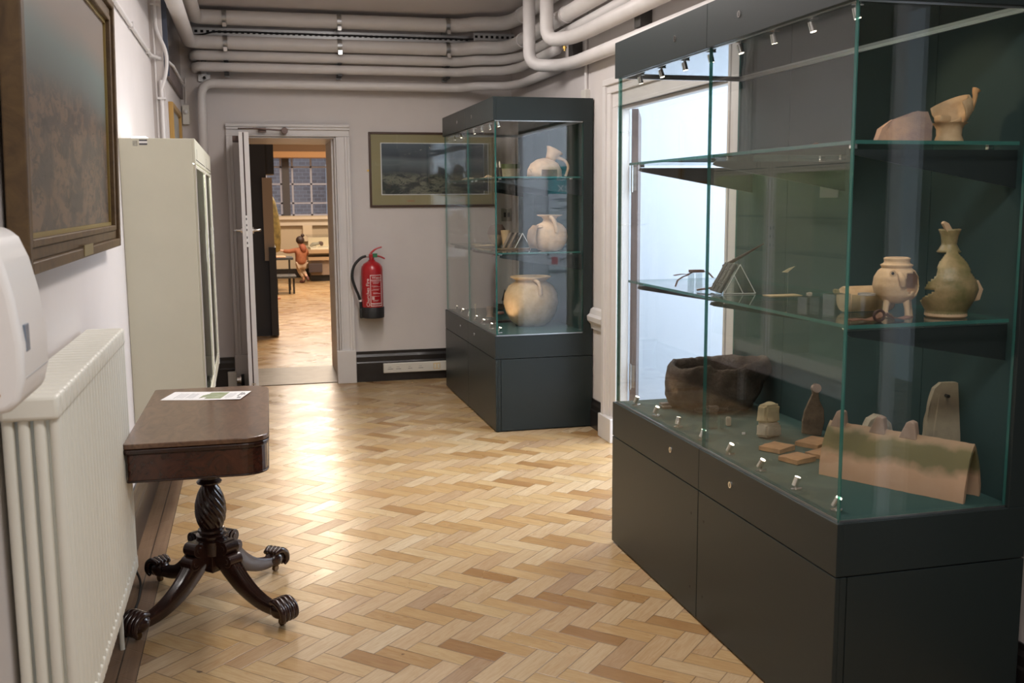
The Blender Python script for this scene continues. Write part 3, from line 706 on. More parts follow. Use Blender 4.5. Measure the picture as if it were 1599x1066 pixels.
# large landscape painting, left wall, leaning forward at the top
PM = Matrix.Translation((XL+.006, 0, 1.333)) @ Matrix.Rotation(rad(1.6), 4, 'Y')
pt = thing('landscape_painting', 'large dark landscape oil painting in a gilt wooden frame, upper left wall', 'painting', (XL+.006, 3.77, 1.316))
PY0, PY1, PZ = 2.565, 4.30, .93
b = B()
for a, c, d in ((0, .030, .050), (.030, .062, .036), (.062, .082, .042)):
    b.box(0, d, PY0+a, PY0+c, a, PZ-a, PM); b.box(0, d, PY1-c, PY1-a, a, PZ-a, PM); b.box(0, d, PY0+c, PY1-c, a, c, PM); b.box(0, d, PY0+c, PY1-c, PZ-c, PZ-a, PM)
obj('frame', b, oakframe, pt, bevel=.004, seg=3)
def canvas(name, stops, horizon, sc, mixc):
    n = NT(name); P = n.n('ShaderNodeSeparateXYZ'); n.set(P.inputs[0], n.pos())
    w = n.noise(n.pos(), 1.3, 2)
    zz = n.math('ADD', P.outputs[2], n.math('MULTIPLY', n.math('SUBTRACT', w, .5), .12))
    col = n.ramp(n.math('MULTIPLY_ADD', zz, 1/sc, -horizon/sc), stops)
    mpn = n.n('ShaderNodeMapping'); n.set(mpn.inputs[0], n.pos()); mpn.inputs['Scale'].default_value = (1, 1, 2.2); mpn.inputs['Rotation'].default_value = (.35, 0, 0)
    nf = n.ramp(n.noise(mpn.outputs[0], 5.5, 5, .6, .8), [(.44, (0, 0, 0)), (.54, (1, 1, 1))])
    nd = n.ramp(n.noise(mpn.outputs[0], 11, 4, .7, 1.5), [(.52, (0, 0, 0)), (.58, (1, 1, 1))])
    below = n.ramp(n.math('MULTIPLY_ADD', zz, 1/sc, -horizon/sc), [(.40, (1, 1, 1)), (.50, (0, 0, 0))])
    det = n.mix(nf, mixc[0], mixc[1]); det = n.mix(nd, det, mixc[2])
    col = n.mix(n.math('MULTIPLY', below, .8), col, det)
    n.set(n.b.inputs['Base Color'], col); n.b.inputs['Roughness'].default_value = .35
    return n.m
cv = canvas('landscape_canvas', [(0, (.08, .065, .055)), (.35, (.10, .08, .06)), (.50, (.12, .14, .13)), (.60, (.15, .19, .18)), (.72, (.24, .20, .17)), (1, (.21, .18, .165))], 1.42, .88, ((.070, .057, .048), (.165, .108, .070), (.045, .038, .034)))
obj('canvas', B().box(.004, .018, PY0+.080, PY1-.080, .080, PZ-.080, PM), cv, pt)
obj('inner_slip', B().box(.018, .026, PY0+.082, PY0+.094, .082, PZ-.082, PM).box(.018, .026, PY1-.094, PY1-.082, .082, PZ-.082, PM).box(.018, .026, PY0+.094, PY1-.094, .082, .094, PM).box(.018, .026, PY0+.094, PY1-.094, PZ-.094, PZ-.082, PM), mat('slip_gold', (.26, .19, .06), .35, .3), pt)
obj('title_plate', B().box(.050, .053, 3.35, 3.53, .006, .040, PM), mat('tarnished_brass', (.30, .24, .12), .4, .6), pt)
solo('wooden_block', B().box(XL+.052, XL+.10, 2.20, 2.36, 1.70, 1.775), oaklight, 'small pale wooden block at the extreme left edge, against the painting frame', 'block', bevel=.002)
bpy.data.objects['wooden_block'].location.x = XL+.024

# small framed picture above the second cabinet
sp = thing('framed_picture', 'small narrow gilt framed picture high on the far left wall', 'picture', (XLF, 7.5, 1.72))
y0, y1, z0, z1 = 7.06, 7.94, 1.60, 2.145
obj('frame', B().box(XLF, XLF+.03, y0, y0+.035, z0, z1).box(XLF, XLF+.03, y1-.035, y1, z0, z1).box(XLF, XLF+.03, y0+.035, y1-.035, z0, z0+.035).box(XLF, XLF+.03, y0+.035, y1-.035, z1-.035, z1), mat('gilt_gold', (.42, .25, .07), .4, .2), sp, bevel=.003)
obj('print', B().box(XLF+.002, XLF+.010, y0+.035, y1-.035, z0+.035, z1-.035), mat('pale_print', (.50, .49, .44), .5, col2=(.30, .29, .27), scale=3), sp)
# glazed panel high on the wall
gp = thing('wall_hatch', 'big glossy grey wall hatch high on the left wall under the ceiling pipes', 'panel', (XLF, 7.7, 2.30))
obj('frame', B().box(XLF, XLF+.022, 6.90, 8.42, 2.285, 2.375), mat('panel_brown', (.17, .13, .125), .5, var=.3), gp, bevel=.002)
obj('side_edge', B().box(XLF, XLF+.030, 6.872, 6.90, 2.285, 2.96), mat('panel_dark_edge', (.05, .06, .09), .4), gp)
obj('panel', B().box(XLF, XLF+.012, 6.90, 8.42, 2.375, 2.96), mat('panel_grey', (.16, .15, .16), .08), gp)

# framed print on the back wall
fp = thing('framed_print', 'long framed print of a misty landscape on the back wall, partly behind the glass case', 'picture', (1.49, YB, 1.445))
X0, X1, Z0, Z1 = .966, 2.012, 1.447, 2.055; fy = YB-.022
obj('frame', B().box(X0, X0+.018, fy, YB, Z0, Z1).box(X1-.018, X1, fy, YB, Z0, Z1).box(X0+.018, X1-.018, fy, YB, Z0, Z0+.018).box(X0+.018, X1-.018, fy, YB, Z1-.018, Z1), mat('thin_brown_frame', (.060, .028, .016), .35), fp, bevel=.003)
obj('mount', B().box(X0+.018, X1-.018, YB-.012, YB-.002, Z0+.018, Z1-.018), mat('olive_mount', (.36, .31, .165), .7), fp)
obj('mount_bevel', B().box(1.062, 1.930, YB-.0135, YB-.012, 1.546, 1.970), paper, fp)
pr = canvas('print_image', [(0, (.03, .03, .025)), (.5, (.06, .075, .085)), (.7, (.14, .17, .19)), (.78, (.05, .065, .085)), (1, (.09, .12, .15))], 1.50, .46, ((.028, .034, .03), (.22, .22, .16), (.03, .034, .03)))
obj('print', B().box(1.070, 1.922, YB-.0150, YB-.0135, 1.553, 1.963), pr, fp)
obj('caption', B().box(1.275, 1.335, YB-.0128, YB-.0119, 1.490, 1.505), mat('caption_orange', (.42, .24, .12), .6), fp)
obj('frame_glass', B().box(X0+.018, X1-.018, YB-.0185, YB-.0165, Z0+.018, Z1-.018), winglass, fp)
solo('brass_tab', B().box(.950, .966, YB-.010, YB, 1.738, 1.752), brass, 'tiny yellow brass tab at the left side of the long framed print', 'bracket')

# ================================================================== fire extinguisher
fe = thing('fire_extinguisher', 'red fire extinguisher with black base and hose on the back wall beside the doorway', 'fire extinguisher', (.955, 8.345, .548))
EX, EY, EZ, ER = .957, 8.345, .548, .088
obj('cylinder', B().lathe([(.084, .05), (ER, .06), (ER, .395), (.084, .420), (.066, .445), (.040, .460), (.028, .466), (.028, .474)], (EX, EY, EZ), 40), red, fe, smooth=True, auto=50)
obj('base_cup', B().lathe([(.080, 0), (.092, .004), (.094, .085), (.090, .092), (.086, .092)], (EX, EY, EZ), 40), rubber, fe, smooth=True)
obj('hose_clip', B().box(EX-.108, EX-.085, EY-.02, EY+.02, EZ+.0, EZ+.08), rubber, fe, bevel=.005)
obj('valve_head', B().cyl((EX, EY, EZ+.472), (EX, EY, EZ+.495), .020, 20).box(EX-.022, EX+.022, EY-.016, EY+.016, EZ+.492, EZ+.525), red, fe, bevel=.004)
for (a, c_, n_) in (((EX-.01, EY, EZ+.525), ((EX+.035, EY, EZ+.562), (EX+.085, EY, EZ+.578)), 'lever'), ((EX+.0, EY, EZ+.505), ((EX+.06, EY, EZ+.503), (EX+.108, EY, EZ+.482)), 'carry_handle')):
    obj(n_, B().tube([a, c_[0], c_[1]], [.009, .007, .006], 10), red, fe, smooth=True)
obj('safety_tag', B().box(EX+.008, EX+.045, EY-.020, EY-.016, EZ+.495, EZ+.528, Matrix.Translation((0, 0, 0))), greenplastic, fe, bevel=.002)
obj('hose_collar', B().cyl((EX-.048, EY, EZ+.505), (EX-.018, EY, EZ+.503), .009, 14), chrome, fe)
obj('hose', B().tube([(EX-.045, EY-.005, EZ+.506), (EX-.09, EY-.01, EZ+.490), (EX-.145, EY-.015, EZ+.430), (EX-.163, EY-.015, EZ+.345), (EX-.145, EY-.01, EZ+.265), (EX-.115, EY, EZ+.190), (EX-.098, EY, EZ+.12), (EX-.096, EY, EZ+.02)], [.010, .0115, .0115, .0115, .0115, .011, .0115, .012], 14), rubber, fe, smooth=True)
obj('hose_ring', B().cyl((EX-.102, EY, EZ+.150), (EX-.100, EY, EZ+.135), .0125, 14), plastic, fe)
obj('wall_bracket', B().box(EX-.02, EX+.02, EY+.086, YB, EZ+.38, EZ+.44), steel, fe)
def wrap(b, x0, z0, rot=0, R=ER+.0006):
    """lay flat lettering (x right, y up) round the cylinder, x0 = angle offset from the front in metres"""
    for v in b.b.verts:
        x, z = (v.co.x, v.co.y) if not rot else (-v.co.y, v.co.x)
        a = (x0+x)/ER; rr = R+max(0, v.co.z)*.3
        v.co = Vector((EX+sin(a)*rr, EY-cos(a)*rr, EZ+z0+z))
    return b
tx = text_bm('Churches Fire', .040); obj('maker_lettering', wrap(tx, -.034, .098, 1), whiteink, fe)
tx = text_bm('Water', .030); obj('water_lettering', wrap(tx, -.012, .325), whiteink, fe)
def wb(b, x0, x1, z0, z1, n=6):
    for k in range(n):
        xa, xb = x0+(x1-x0)*k/n, x0+(x1-x0)*(k+1)/n
        q = []
        for R in (ER+.0002, ER+.001):
            for x, z in ((xa, z0), (xb, z0), (xb, z1), (xa, z1)): a = x/ER; q.append(b.b.verts.new((EX+sin(a)*R, EY-cos(a)*R, EZ+z)))
        for F in ((4, 5, 6, 7), (0, 1, 5, 4), (2, 3, 7, 6), (0, 3, 7, 4), (1, 2, 6, 5)): b.b.faces.new([q[i] for i in F])
b = B(); wb(b, -.026, .075, .352, .357); wb(b, -.026, .075, .312, .3165); wb(b, -.026, .075, .102, .107); wb(b, -.026, .075, .122, .127); wb(b, -.026, -.022, .102, .357, 1); wb(b, .070, .075, .102, .357, 1)
obj('label_border', b, whiteink, fe)
b = B()
for k, z in enumerate((.302, .294, .286, .265, .258, .240, .232, .210, .203, .182, .150, .143, .115)): wb(b, -.004 if k % 3 else -.016, .060-.008*(k % 4), z, z+.0032)
wb(b, -.014, .006, .155, .180, 2); obj('label_text_lines', b, mat('faded_white_ink', (.62, .42, .42), .5), fe)

# ================================================================== back wall fittings
sk = thing('socket_trunking', 'long white plastic socket strip set in the dark skirting of the back wall', 'socket strip', (1.55, YB, .07))
obj('trunking', B().box(1.040, 2.15, YB-.050, YB-.0225, .070, .152), plate, sk, bevel=.006)
b = B()
for x, w in ((1.075, .045), (1.145, .04), (1.245, .035), (1.335, .04)): b.box(x, x+w, YB-.0508, YB-.050, .100, .106); b.box(x+.004, x+w*.7, YB-.0508, YB-.050, .118, .121)
obj('printed_marks', b, mat('mark_grey', (.32, .31, .30), .5), sk)
so = obj('socket_outlet', B().box(1.462, 1.520, YB-.054, YB-.050, .086, .140), mat('aged_socket', (.72, .58, .36), .4), sk, bevel=.002)
obj('socket_switch', B().box(1.47, 1.485, YB-.057, YB-.054, .095, .130).box(1.497, 1.512, YB-.057, YB-.054, .095, .130), plate, so)
db = thing('double_socket', 'grey metal double socket on the back wall, seen through the far display case', 'socket', (2.12, YB, 1.32))
obj('socket_plate', B().box(2.075, 2.165, YB-.014, YB, 1.320, 1.430), mat('socket_grey', (.33, .32, .27), .4), db, bevel=.003)
obj('socket_rocker', B().box(2.095, 2.113, YB-.020, YB-.014, 1.355, 1.395).box(2.127, 2.145, YB-.020, YB-.014, 1.355, 1.395), black, db)
al = thing('alarm_sounder', 'small cream alarm box in the far left corner, below the pipes', 'alarm', (-.437, YB, 2.09))
obj('housing', B().box(-.466, -.413, YB-.045, YB, 2.095, 2.245), plate, al, bevel=.006)
b = B().lathe([(.017, 0), (.015, .012), (.008, .020), (0.0005, .022)], (0, 0, 0), 16); b.b.transform(Matrix.Translation((-.44, YB-.045, 2.19)) @ Matrix.Rotation(rad(90), 4, 'X')); obj('sounder_dome', b, plastic, al, smooth=True)
dh = thing('door_holder', 'beige box and chrome magnetic door holder at the foot of the doorway', 'door holder', (-.15, 8.37, 0))
obj('holder_box', B().box(-.215, -.145, 8.34, 8.394, .005, .150), plate, dh, bevel=.006)
obj('magnet', B().cyl((-.145, 8.365, .080), (-.120, 8.365, .080), .028, 24).cyl((-.120, 8.365, .080), (-.112, 8.365, .080), .040, 24), chrome, dh, smooth=True)
obj('magnet_base', B().box(-.145, -.085, 8.345, 8.39, .0, .030).cyl((-.112, 8.365, .080), (-.088, 8.365, .080), .045, 24), rubber, dh)
# ================================================================== pipes under the ceiling
def pipe_thing(label, pts, r, joints=(), group='painted heating pipes under the ceiling'):
    t = thing('heating_pipe', label, 'pipe', pts[0], 0, group)
    obj('pipe_run', B().pipe(pts, r, 22, .10), pipepaint, t, smooth=True, auto=180)
    for p, q in joints: obj('coupling', B().cyl(p, q, r+.006, 24), pipepaint, t, smooth=True)
    return t
def backrun(z, r, y=8.30, xl=-.36):
    return [(xl, y, z), (1.70, y, z), (1.80, 8.16, z), (2.07, 8.12, z)]
pipe_thing('thick white pipe, topmost under the ceiling along the back wall', [(-.34, 5.6, 2.885), (-.34, 8.27, 2.885), (1.70, 8.27, 2.885), (1.80, 8.14, 2.885), (2.02, 8.10, 2.885), (2.07, 7.9, 2.885), (2.07, 5.0, 2.885)], .055,
           [((2.07, 7.72, 2.885), (2.07, 7.68, 2.885))])
pipe_thing('thick white pipe just below the slotted metal channel on the back wall', [(-.385, 5.2, 2.70), (-.385, 8.27, 2.70), (1.70, 8.27, 2.70), (1.80, 8.14, 2.70), (2.02, 8.10, 2.70), (2.07, 7.9, 2.70), (2.07, 4.0, 2.70)], .050,
           [((2.07, 7.72, 2.70), (2.07, 7.68, 2.70)), ((2.07, 6.60, 2.70), (2.07, 6.57, 2.70))])
pipe_thing('thinner white pipe, upper of the close pair crossing above the doorway', [(-.36, 8.45, 2.607), (-.36, 8.30, 2.607), (1.70, 8.30, 2.607), (1.80, 8.17, 2.607), (2.02, 8.13, 2.607), (2.12, 7.9, 2.607), (2.12, 4.0, 2.615)], .037)
pipe_thing('thinner white pipe, lower of the close pair crossing above the doorway', [(-.355, 8.45, 2.522), (-.355, 8.30, 2.522), (1.70, 8.30, 2.522), (1.80, 8.17, 2.522), (2.02, 8.13, 2.522), (2.10, 7.9, 2.522), (2.10, 6.9, 2.522)], .035)
pipe_thing('lowest white pipe over the doorway, turning down behind the cream cabinets', [(-.315, 8.32, .3), (-.315, 8.32, 2.402), (1.70, 8.32, 2.402), (1.80, 8.18, 2.405), (2.04, 8.14, 2.405), (2.11, 7.9, 2.400), (2.11, 6.9, 2.395)], .034)
pipe_thing('white vertical pipe dropping from the ceiling, left of two, elbowing along the right wall', [(1.91, 6.93, ZC-.001), (1.91, 6.93, 2.415), (2.075, 6.80, 2.40), (2.10, 6.5, 2.385), (2.10, 3.3, 2.355)], .042)
pipe_thing('white vertical pipe dropping from the ceiling, right of two, elbowing along the right wall', [(1.945, 6.62, ZC-.001), (1.945, 6.62, 2.535), (2.05, 6.45, 2.53), (2.07, 6.2, 2.528), (2.07, 3.3, 2.515)], .045)
# slotted channel with a black cable
ch = thing('slotted_channel', 'galvanised slotted metal channel with a black cable between the thick back wall pipes', 'channel', (.75, 8.40, 2.795))
b = B(); b.box(-.36, 1.80, 8.372, 8.376, 2.766, 2.824); b.box(-.36, 1.80, 8.376, 8.41, 2.818, 2.824); b.box(-.36, 1.80, 8.376, 8.41, 2.766, 2.772); b.box(1.80, 2.14, 8.20, 8.205, 2.766, 2.824)
cm = NT('slotted_steel'); cp = cm.n('ShaderNodeSeparateXYZ'); cm.set(cp.inputs[0], cm.pos())
cs1 = cm.math('LESS_THAN', cm.math('FRACT', cm.math('MULTIPLY', cp.outputs[0], 23.2)), .52); cs2 = cm.math('LESS_THAN', cm.math('ABSOLUTE', cm.math('SUBTRACT', cp.outputs[2], 2.795)), .010)
cm.set(cm.b.inputs['Base Color'], cm.mix(cm.math('MULTIPLY', cs1, cs2), (.48, .49, .50), (.01, .01, .01))); cm.b.inputs['Metallic'].default_value = .7; cm.b.inputs['Roughness'].default_value = .4
obj('channel', b, cm.m, ch)
obj('cable', B().tube([(-.36, 8.362, 2.762), (-.28, 8.364, 2.772), (-.2, 8.364, 2.792)]+[(-.1+.19*k, 8.364, 2.795+.003*(k % 2)) for k in range(10)]+[(1.80, 8.35, 2.795), (2.0, 8.19, 2.79)], .0065, 8), rubber, ch, smooth=True)
pb = thing('pipe_bracket', 'vertical galvanised strut with round clips, leftmost of three holding the back wall pipes', 'bracket', (-.12, 8.3, 2.4), 0, 'galvanised pipe brackets on the back wall')
obj('strut', B().box(-.138, -.102, 8.41, 8.45, 2.46, ZC), steel, pb)
for z, r, ty in ((2.885, .055, 8.27), (2.70, .050, 8.27)):
    b = B().lathe([(r+.0015, -.017), (r+.0015, .017), (r+.0045, .017), (r+.0045, -.017), (r+.0015, -.017)], (0, 0, 0), 36, keep=lambda a, z: True); b.b.transform(Matrix.Translation((-.12, ty, z)) @ Matrix.Rotation(rad(90), 4, 'Y'))
    k = obj('pipe_clip', b, steel, pb)
    obj('clip_bolt', B().box(-.134, -.106, ty-r*.8-.03, ty-r*.8+.0, z-r-.022, z-r+.008), chrome, k)
obj('lower_clip', B().box(-.137, -.103, 8.262, 8.33, 2.563, 2.568).box(-.137, -.103, 8.262, 8.41, 2.470, 2.484), black, pb)
dup(pb, (.74, 8.3, 2.4), label='vertical galvanised strut with round clips above the doorway, middle of three')
dup(pb, (1.60, 8.3, 2.4), label='vertical galvanised strut with round clips above the framed print, rightmost of three')
g_ = thing('pipe_hanger', 'small galvanised bracket at the left ends of the close pair of pipes', 'bracket', (-.29, 8.43, 2.44))
obj('hanger_plate', B().box(-.335, -.245, 8.425, 8.45, 2.425, 2.48), steel, g_); obj('hanger_strap', B().box(-.31, -.27, 8.40, 8.425, 2.45, 2.66), steel, g_)
obj('hanger_bolt', B().cyl((-.29, 8.40, 2.452), (-.29, 8.425, 2.452), .012, 12), black, g_)
for y, z in ((5.35, 2.46), (6.55, 2.46)):
    solo('wall_clamp', B().box(2.10, 2.17, y, y+.09, z-.03, z+.07), mat('dull_steel', (.10, .095, .09), .5, .8), 'dark steel pipe clamp on the right wall, '+('above the large case' if y < 6 else 'beside the vertical pipes'), 'bracket', 'steel clamps on the right wall', bevel=.002)
solo('brass_valve', B().cyl((2.03, 6.50, 2.455), (2.03, 6.50, 2.50), .007, 12).cyl((2.03, 6.50, 2.468), (2.03, 6.50, 2.485), .012, 12).cyl((2.015, 6.50, 2.478), (2.045, 6.50, 2.478), .004, 8), brass, 'tiny brass air valve under the pipe elbow on the right wall', 'valve')
cd = thing('conduit', 'thin white conduit and box coming down the right wall behind the far glass case', 'conduit', (2.155, 6.44, 2.2))
obj('conduit_tube', B().cyl((2.158, 6.44, 2.18), (2.158, 6.44, ZC), .012, 12), pipepaint, cd, smooth=True)
obj('junction_box', B().box(2.135, 2.17, 6.395, 6.485, 2.14, 2.205), plate, cd, bevel=.004)
obj('cable_gland', B().cyl((2.15, 6.50, 2.15), (2.15, 6.50, 2.13), .012, 12), rubber, cd)
# conduits on the left wall
cl = thing('conduit', 'long thin white conduit running level along the upper left wall', 'conduit', (XL+.012, 5.0, 2.385))
obj('conduit_tube', B().tube([(XL+.012, 3.4, 2.385), (XL+.012, 6.7, 2.385), (XLF+.014, 6.95, 2.385), (XLF+.032, 7.2, 2.385), (XLF+.032, 8.38, 2.385)], .011, 12, smooth=False), pipepaint, cl, smooth=True)
for y in (4.6, 5.6, 6.5): obj('saddle', B().box(XL, XL+.027, y, y+.014, 2.368, 2.402), pipepaint, cl)
cv_ = thing('conduit', 'white vertical conduit with a bend at the left wall corner, above the cream cabinets', 'conduit', (-.52, 6.8, 1.8))
obj('conduit_tube', B().tube([(-.510, 6.83, ZC), (-.510, 6.83, 2.62), (-.500, 6.83, 2.54), (-.462, 6.83, 2.44), (-.455, 6.83, 2.36), (-.470, 6.83, 2.27), (-.492, 6.83, 2.20), (-.495, 6.83, 2.10), (-.495, 6.83, .4)], .0115, 14), pipepaint, cv_, smooth=True)
obj('saddle', B().box(-.52, -.47, 6.81, 6.85, 2.135, 2.148).box(-.535, -.485, 6.81, 6.85, 2.70, 2.712), pipepaint, cv_)
solo('wall_cable', B().tube([(-.525, 6.84, ZC), (-.525, 6.84, .9)], .006, 8, smooth=False), pipepaint, 'thin white cable running straight down beside the bent conduit', 'cable')
solo('wall_cable', B().tube([(-.435, 8.44, 2.45), (-.437, 8.44, 2.26)], .005, 8, smooth=False), pipepaint, 'short white cable above the alarm box in the far corner', 'cable')
# cable by the skirting under the table
wc = thing('power_cable', 'white cable hanging down to the dark skirting behind the table', 'cable', (XL+.02, 4.0, .1))
obj('cord', B().tube([(XL+.012, 3.72, .42), (XL+.014, 3.80, .34), (XL+.03, 3.92, .20), (XL+.045, 3.99, .13), (XL+.05, 4.02, .115)], .0045, 8), mat('grey_white_cord', (.55, .55, .52), .5), wc, smooth=True)
obj('socket_box', B().box(XL+.024, XL+.058, 4.0, 4.16, .05, .13), mat('dark_brown_box', (.05, .035, .03), .4), wc, bevel=.004)
obj('black_lead', B().tube([(XL+.045, 4.15, .07), (XL+.075, 4.10, .02), (XL+.085, 3.95, .006), (XL+.08, 3.8, .006), (XL+.075, 3.6, .006)], .0045, 8), rubber, wc, smooth=True)

# ================================================================== lobby banner, seen as a reflection in the far case
bn = thing('wall_poster', 'teal and white text poster mirrored in the end glass of the far case', 'poster', (3.1, 3.965, .86))
obj('poster_board', B().box(2.56, 3.62, 3.962, 3.975, .88, 1.55), mat('poster_white', (.72, .76, .80), .6), bn)
obj('poster_header', B().box(2.56, 3.62, 3.962, 3.975, 1.55, 1.785), mat('poster_teal', (.05, .30, .32), .6), bn)
def lay(tx, x, z):    # lettering on a wall that faces +Y (reads towards -X)
    for v in tx.b.verts: v.co = Vector((x-v.co.x, 3.976+v.co.z, z+v.co.y))
    return tx
def wid(tx): xs = [v.co.x for v in tx.b.verts]; return max(xs)
t1 = text_bm('ther', .125); w_ = wid(t1); obj('lettering_ther', lay(t1, 2.61+w_, 1.665), whiteink, bn)
t1 = text_bm('ssex', .125); w_ = wid(t1); obj('lettering_ssex', lay(t1, 2.64+w_, 1.570), whiteink, bn)
b = B()
for k, z in enumerate((1.50, 1.485, 1.435, 1.42, 1.405, 1.36, 1.315, 1.28, 1.265, 1.21, 1.175, 1.145, 1.13, 1.115, 1.085)):
    b.box(2.60+.05*(k % 3)+(.08 if 4 < k < 10 else 0), 3.55, 3.975, 3.977, z, z+.006)
obj('text_lines', b, mat('poster_ink', (.12, .15, .20), .6), bn)
obj('logo_red_square', B().box(2.585, 2.645, 3.975, 3.977, .93, .995), mat('logo_red', (.55, .06, .06), .6), bn)
t1 = text_bm('WTM', .062); w_ = wid(t1); obj('logo_lettering', lay(t1, 2.665+w_, .945), mat('logo_black', (.05, .05, .07), .6), bn)
obj('logo_blue', B().box(2.845, 2.92, 3.975, 3.977, .945, .985), mat('logo_bluec', (.06, .10, .40), .6), bn)
obj('poster_lower_board', B().box(2.555, 3.62, 3.962, 3.974, .86, .88), mat('poster_edge', (.35, .38, .42), .6), bn)

# ================================================================== gallery through the doorway
sc_ = thing('partition_screen', 'tall black partition screen just inside the next room', 'partition', (-.2, 12.0, 0))
obj('screen_panel', B().box(-1.4, .20, 11.7, 11.76, .0, 2.14), black, sc_)
obj('screen_wing', B().box(.20, .275, 11.55, 12.2, .02, 1.0).box(.20, .29, 11.72, 12.2, 1.80, 2.15), black, sc_)
obj('notice_board', B().box(.155, .262, 11.62, 11.66, .85, 1.76), mat('beige_board', (.33, .25, .17), .7), sc_, label='beige panel')
for z in (1.72, 1.45, 1.1): pass
cs = thing('costume', 'golden patterned costume standing behind the black partition', 'costume', (.34, 16.2, 0))
b = B(); prof = [(.02, 1.62), (.06, 1.60), (.10, 1.50), (.15, 1.30), (.17, 1.10), (.17, .90), (.15, .75), (.12, .72)]
b.lathe(prof[::-1], (.30, 16.2, .0), 24, sx=1.0, sy=.8); b.rough(.015, 6); obj('garment', b, mat('gold_brocade', (.33, .26, .09), .6, col2=(.13, .11, .05), scale=12), cs, smooth=True)
obj('stand_pole', B().cyl((.30, 16.2, .02), (.30, 16.2, .8), .02, 12).cyl((.30, 16.2, 0), (.30, 16.2, .02), .13, 24), mat('salmon_stand', (.45, .22, .14), .6), cs)
tbk = thing('side_table', 'small black two-tier table beside the black partition', 'table', (.55, 17.0, 0))
for z, x1, y0 in ((.56, .70, 17.6), (.30, .71, 16.9)):
    obj('table_top', B().box(.34, x1, y0, y0+.5, z-.04, z), mat('table_blackgrey', (.06, .07, .08), .3), tbk, bevel=.004)
for x in (.40, .60, .67):
    obj('leg', B().box(x-.015, x+.015, 17.0, 17.03, 0, .26), black, tbk); 
obj('leg', B().box(.62, .65, 17.7, 17.73, 0, .52), black, tbk)
solo('open_book', B().box(.36, .58, 17.65, 17.9, .562, .572).box(.36, .56, 17.68, 17.88, .572, .58, Matrix.Translation((0, 0, 0))), mat('warm_paper', (.75, .45, .30), .6), 'open book lying on the small black table in the next room', 'book')
shc = thing('low_showcase', 'long low museum showcase with bright white lit inside under the gallery window', 'showcase', (1.6, 19.8, 0))
obj('case_base', B().box(1.10, 3.2, 19.5, 20.3, .12, .40), mat('showcase_taupe', (.25, .19, .15), .6), shc)
obj('case_plinth', B().box(1.10, 3.2, 19.55, 20.25, .0, .12), black, shc)
obj('case_shelf', B().box(1.05, 3.2, 19.45, 20.3, .40, .46).box(1.05, 3.2, 19.45, 20.3, .53, .60), mat('showcase_tan', (.40, .28, .17), .6), shc)
obj('case_bed', B().box(1.10, 3.15, 19.5, 20.25, .60, .63), mat('white_bed', (.85, .80, .66), .7), shc)
obj('case_backdrop', B().box(1.10, 3.15, 20.25, 20.29, .63, .80), mat('white_bed2', (.80, .72, .56), .7), shc)
obj('case_top', B().box(1.05, 3.2, 19.45, 20.3, .84, .86), [caseglass, glassedge], shc)
obj('case_glass', B().box(1.05, 3.2, 19.45, 19.458, .60, .84), caseglass, shc)
solo('gallery_heater', B().box(1.05, 1.30, 19.40, 19.49, .18, .34), mat('heater_dark', (.06, .045, .05), .5), 'dark box at the foot of the low showcase', 'heater', bevel=.003)
mo = thing('model_boat', 'pale model with a dark front on the white showcase bed', 'model', (1.22, 19.7, .63))
obj('hull', B().tube([(1.10, 19.7, .655), (1.16, 19.7, .69), (1.24, 19.7, .70), (1.30, 19.7, .73)], [.02, .035, .03, .02], 10), mat('model_grey', (.30, .29, .24), .6), mo, smooth=True)
obj('bow', B().tube([(1.27, 19.7, .715), (1.32, 19.7, .71), (1.31, 19.7, .66)], [.028, .035, .02], 10), mat('model_dark', (.10, .06, .05), .6), mo, smooth=True)
obj('cradle', B().box(1.10, 1.12, 19.68, 19.72, .63, .65).box(1.22, 1.24, 19.68, 19.72, .63, .68), mat('model_white', (.7, .65, .5), .6), mo)
solo('wall_box', B().box(1.02, 1.20, 20.50, 20.6, .72, 1.03), mat('gallery_white_box', (.75, .66, .52), .6), 'white upright box on the wall below the gallery window', 'box')

# ------------------------------------------------------------------ child in the gallery
PX, PY = .90, 19.15
def skin_mesh(name, chains, mtl, parent, sub=2, base=(0, 0, 0)):
    """chains: list of [(x,y,z,r), ...]; a chain may start at an existing vertex given as an index"""
    me = bpy.data.meshes.new(name); vs, es, rs = [], [], []
    for ch in chains:
        prev = None
        for p in ch:
            if isinstance(p, int): prev = p; continue
            vs.append(Vector(p[:3])); rs.append(p[3]); i = len(vs)-1
            if prev is not None: es.append((prev, i))
            prev = i
    me.from_pydata(vs, es, []); o = bpy.data.objects.new(name, me); COL.objects.link(o)
    q = o.modifiers.new('skin', 'SKIN'); q.use_smooth_shade = True
    for k, sv in enumerate(me.skin_vertices[0].data): sv.radius = (rs[k], rs[k]); sv.use_root = (k == 0)
    q = o.modifiers.new('sub', 'SUBSURF'); q.levels = sub; q.render_levels = sub
    dg = bpy.context.evaluated_depsgraph_get(); m2 = bpy.data.meshes.new_from_object(o.evaluated_get(dg)); m2.name = name
    bpy.data.objects.remove(o); o = bpy.data.objects.new(name, m2); COL.objects.link(o); m2.materials.append(mtl)
    for p in m2.polygons: p.use_smooth = True
    o.parent = parent; return o
ps = thing('person', 'small child in orange hooded coat running with one arm out, far inside next room', 'person', (PX, PY, 0), rad(12))
skin_c = mat('child_skin', (.55, .33, .24), .55)
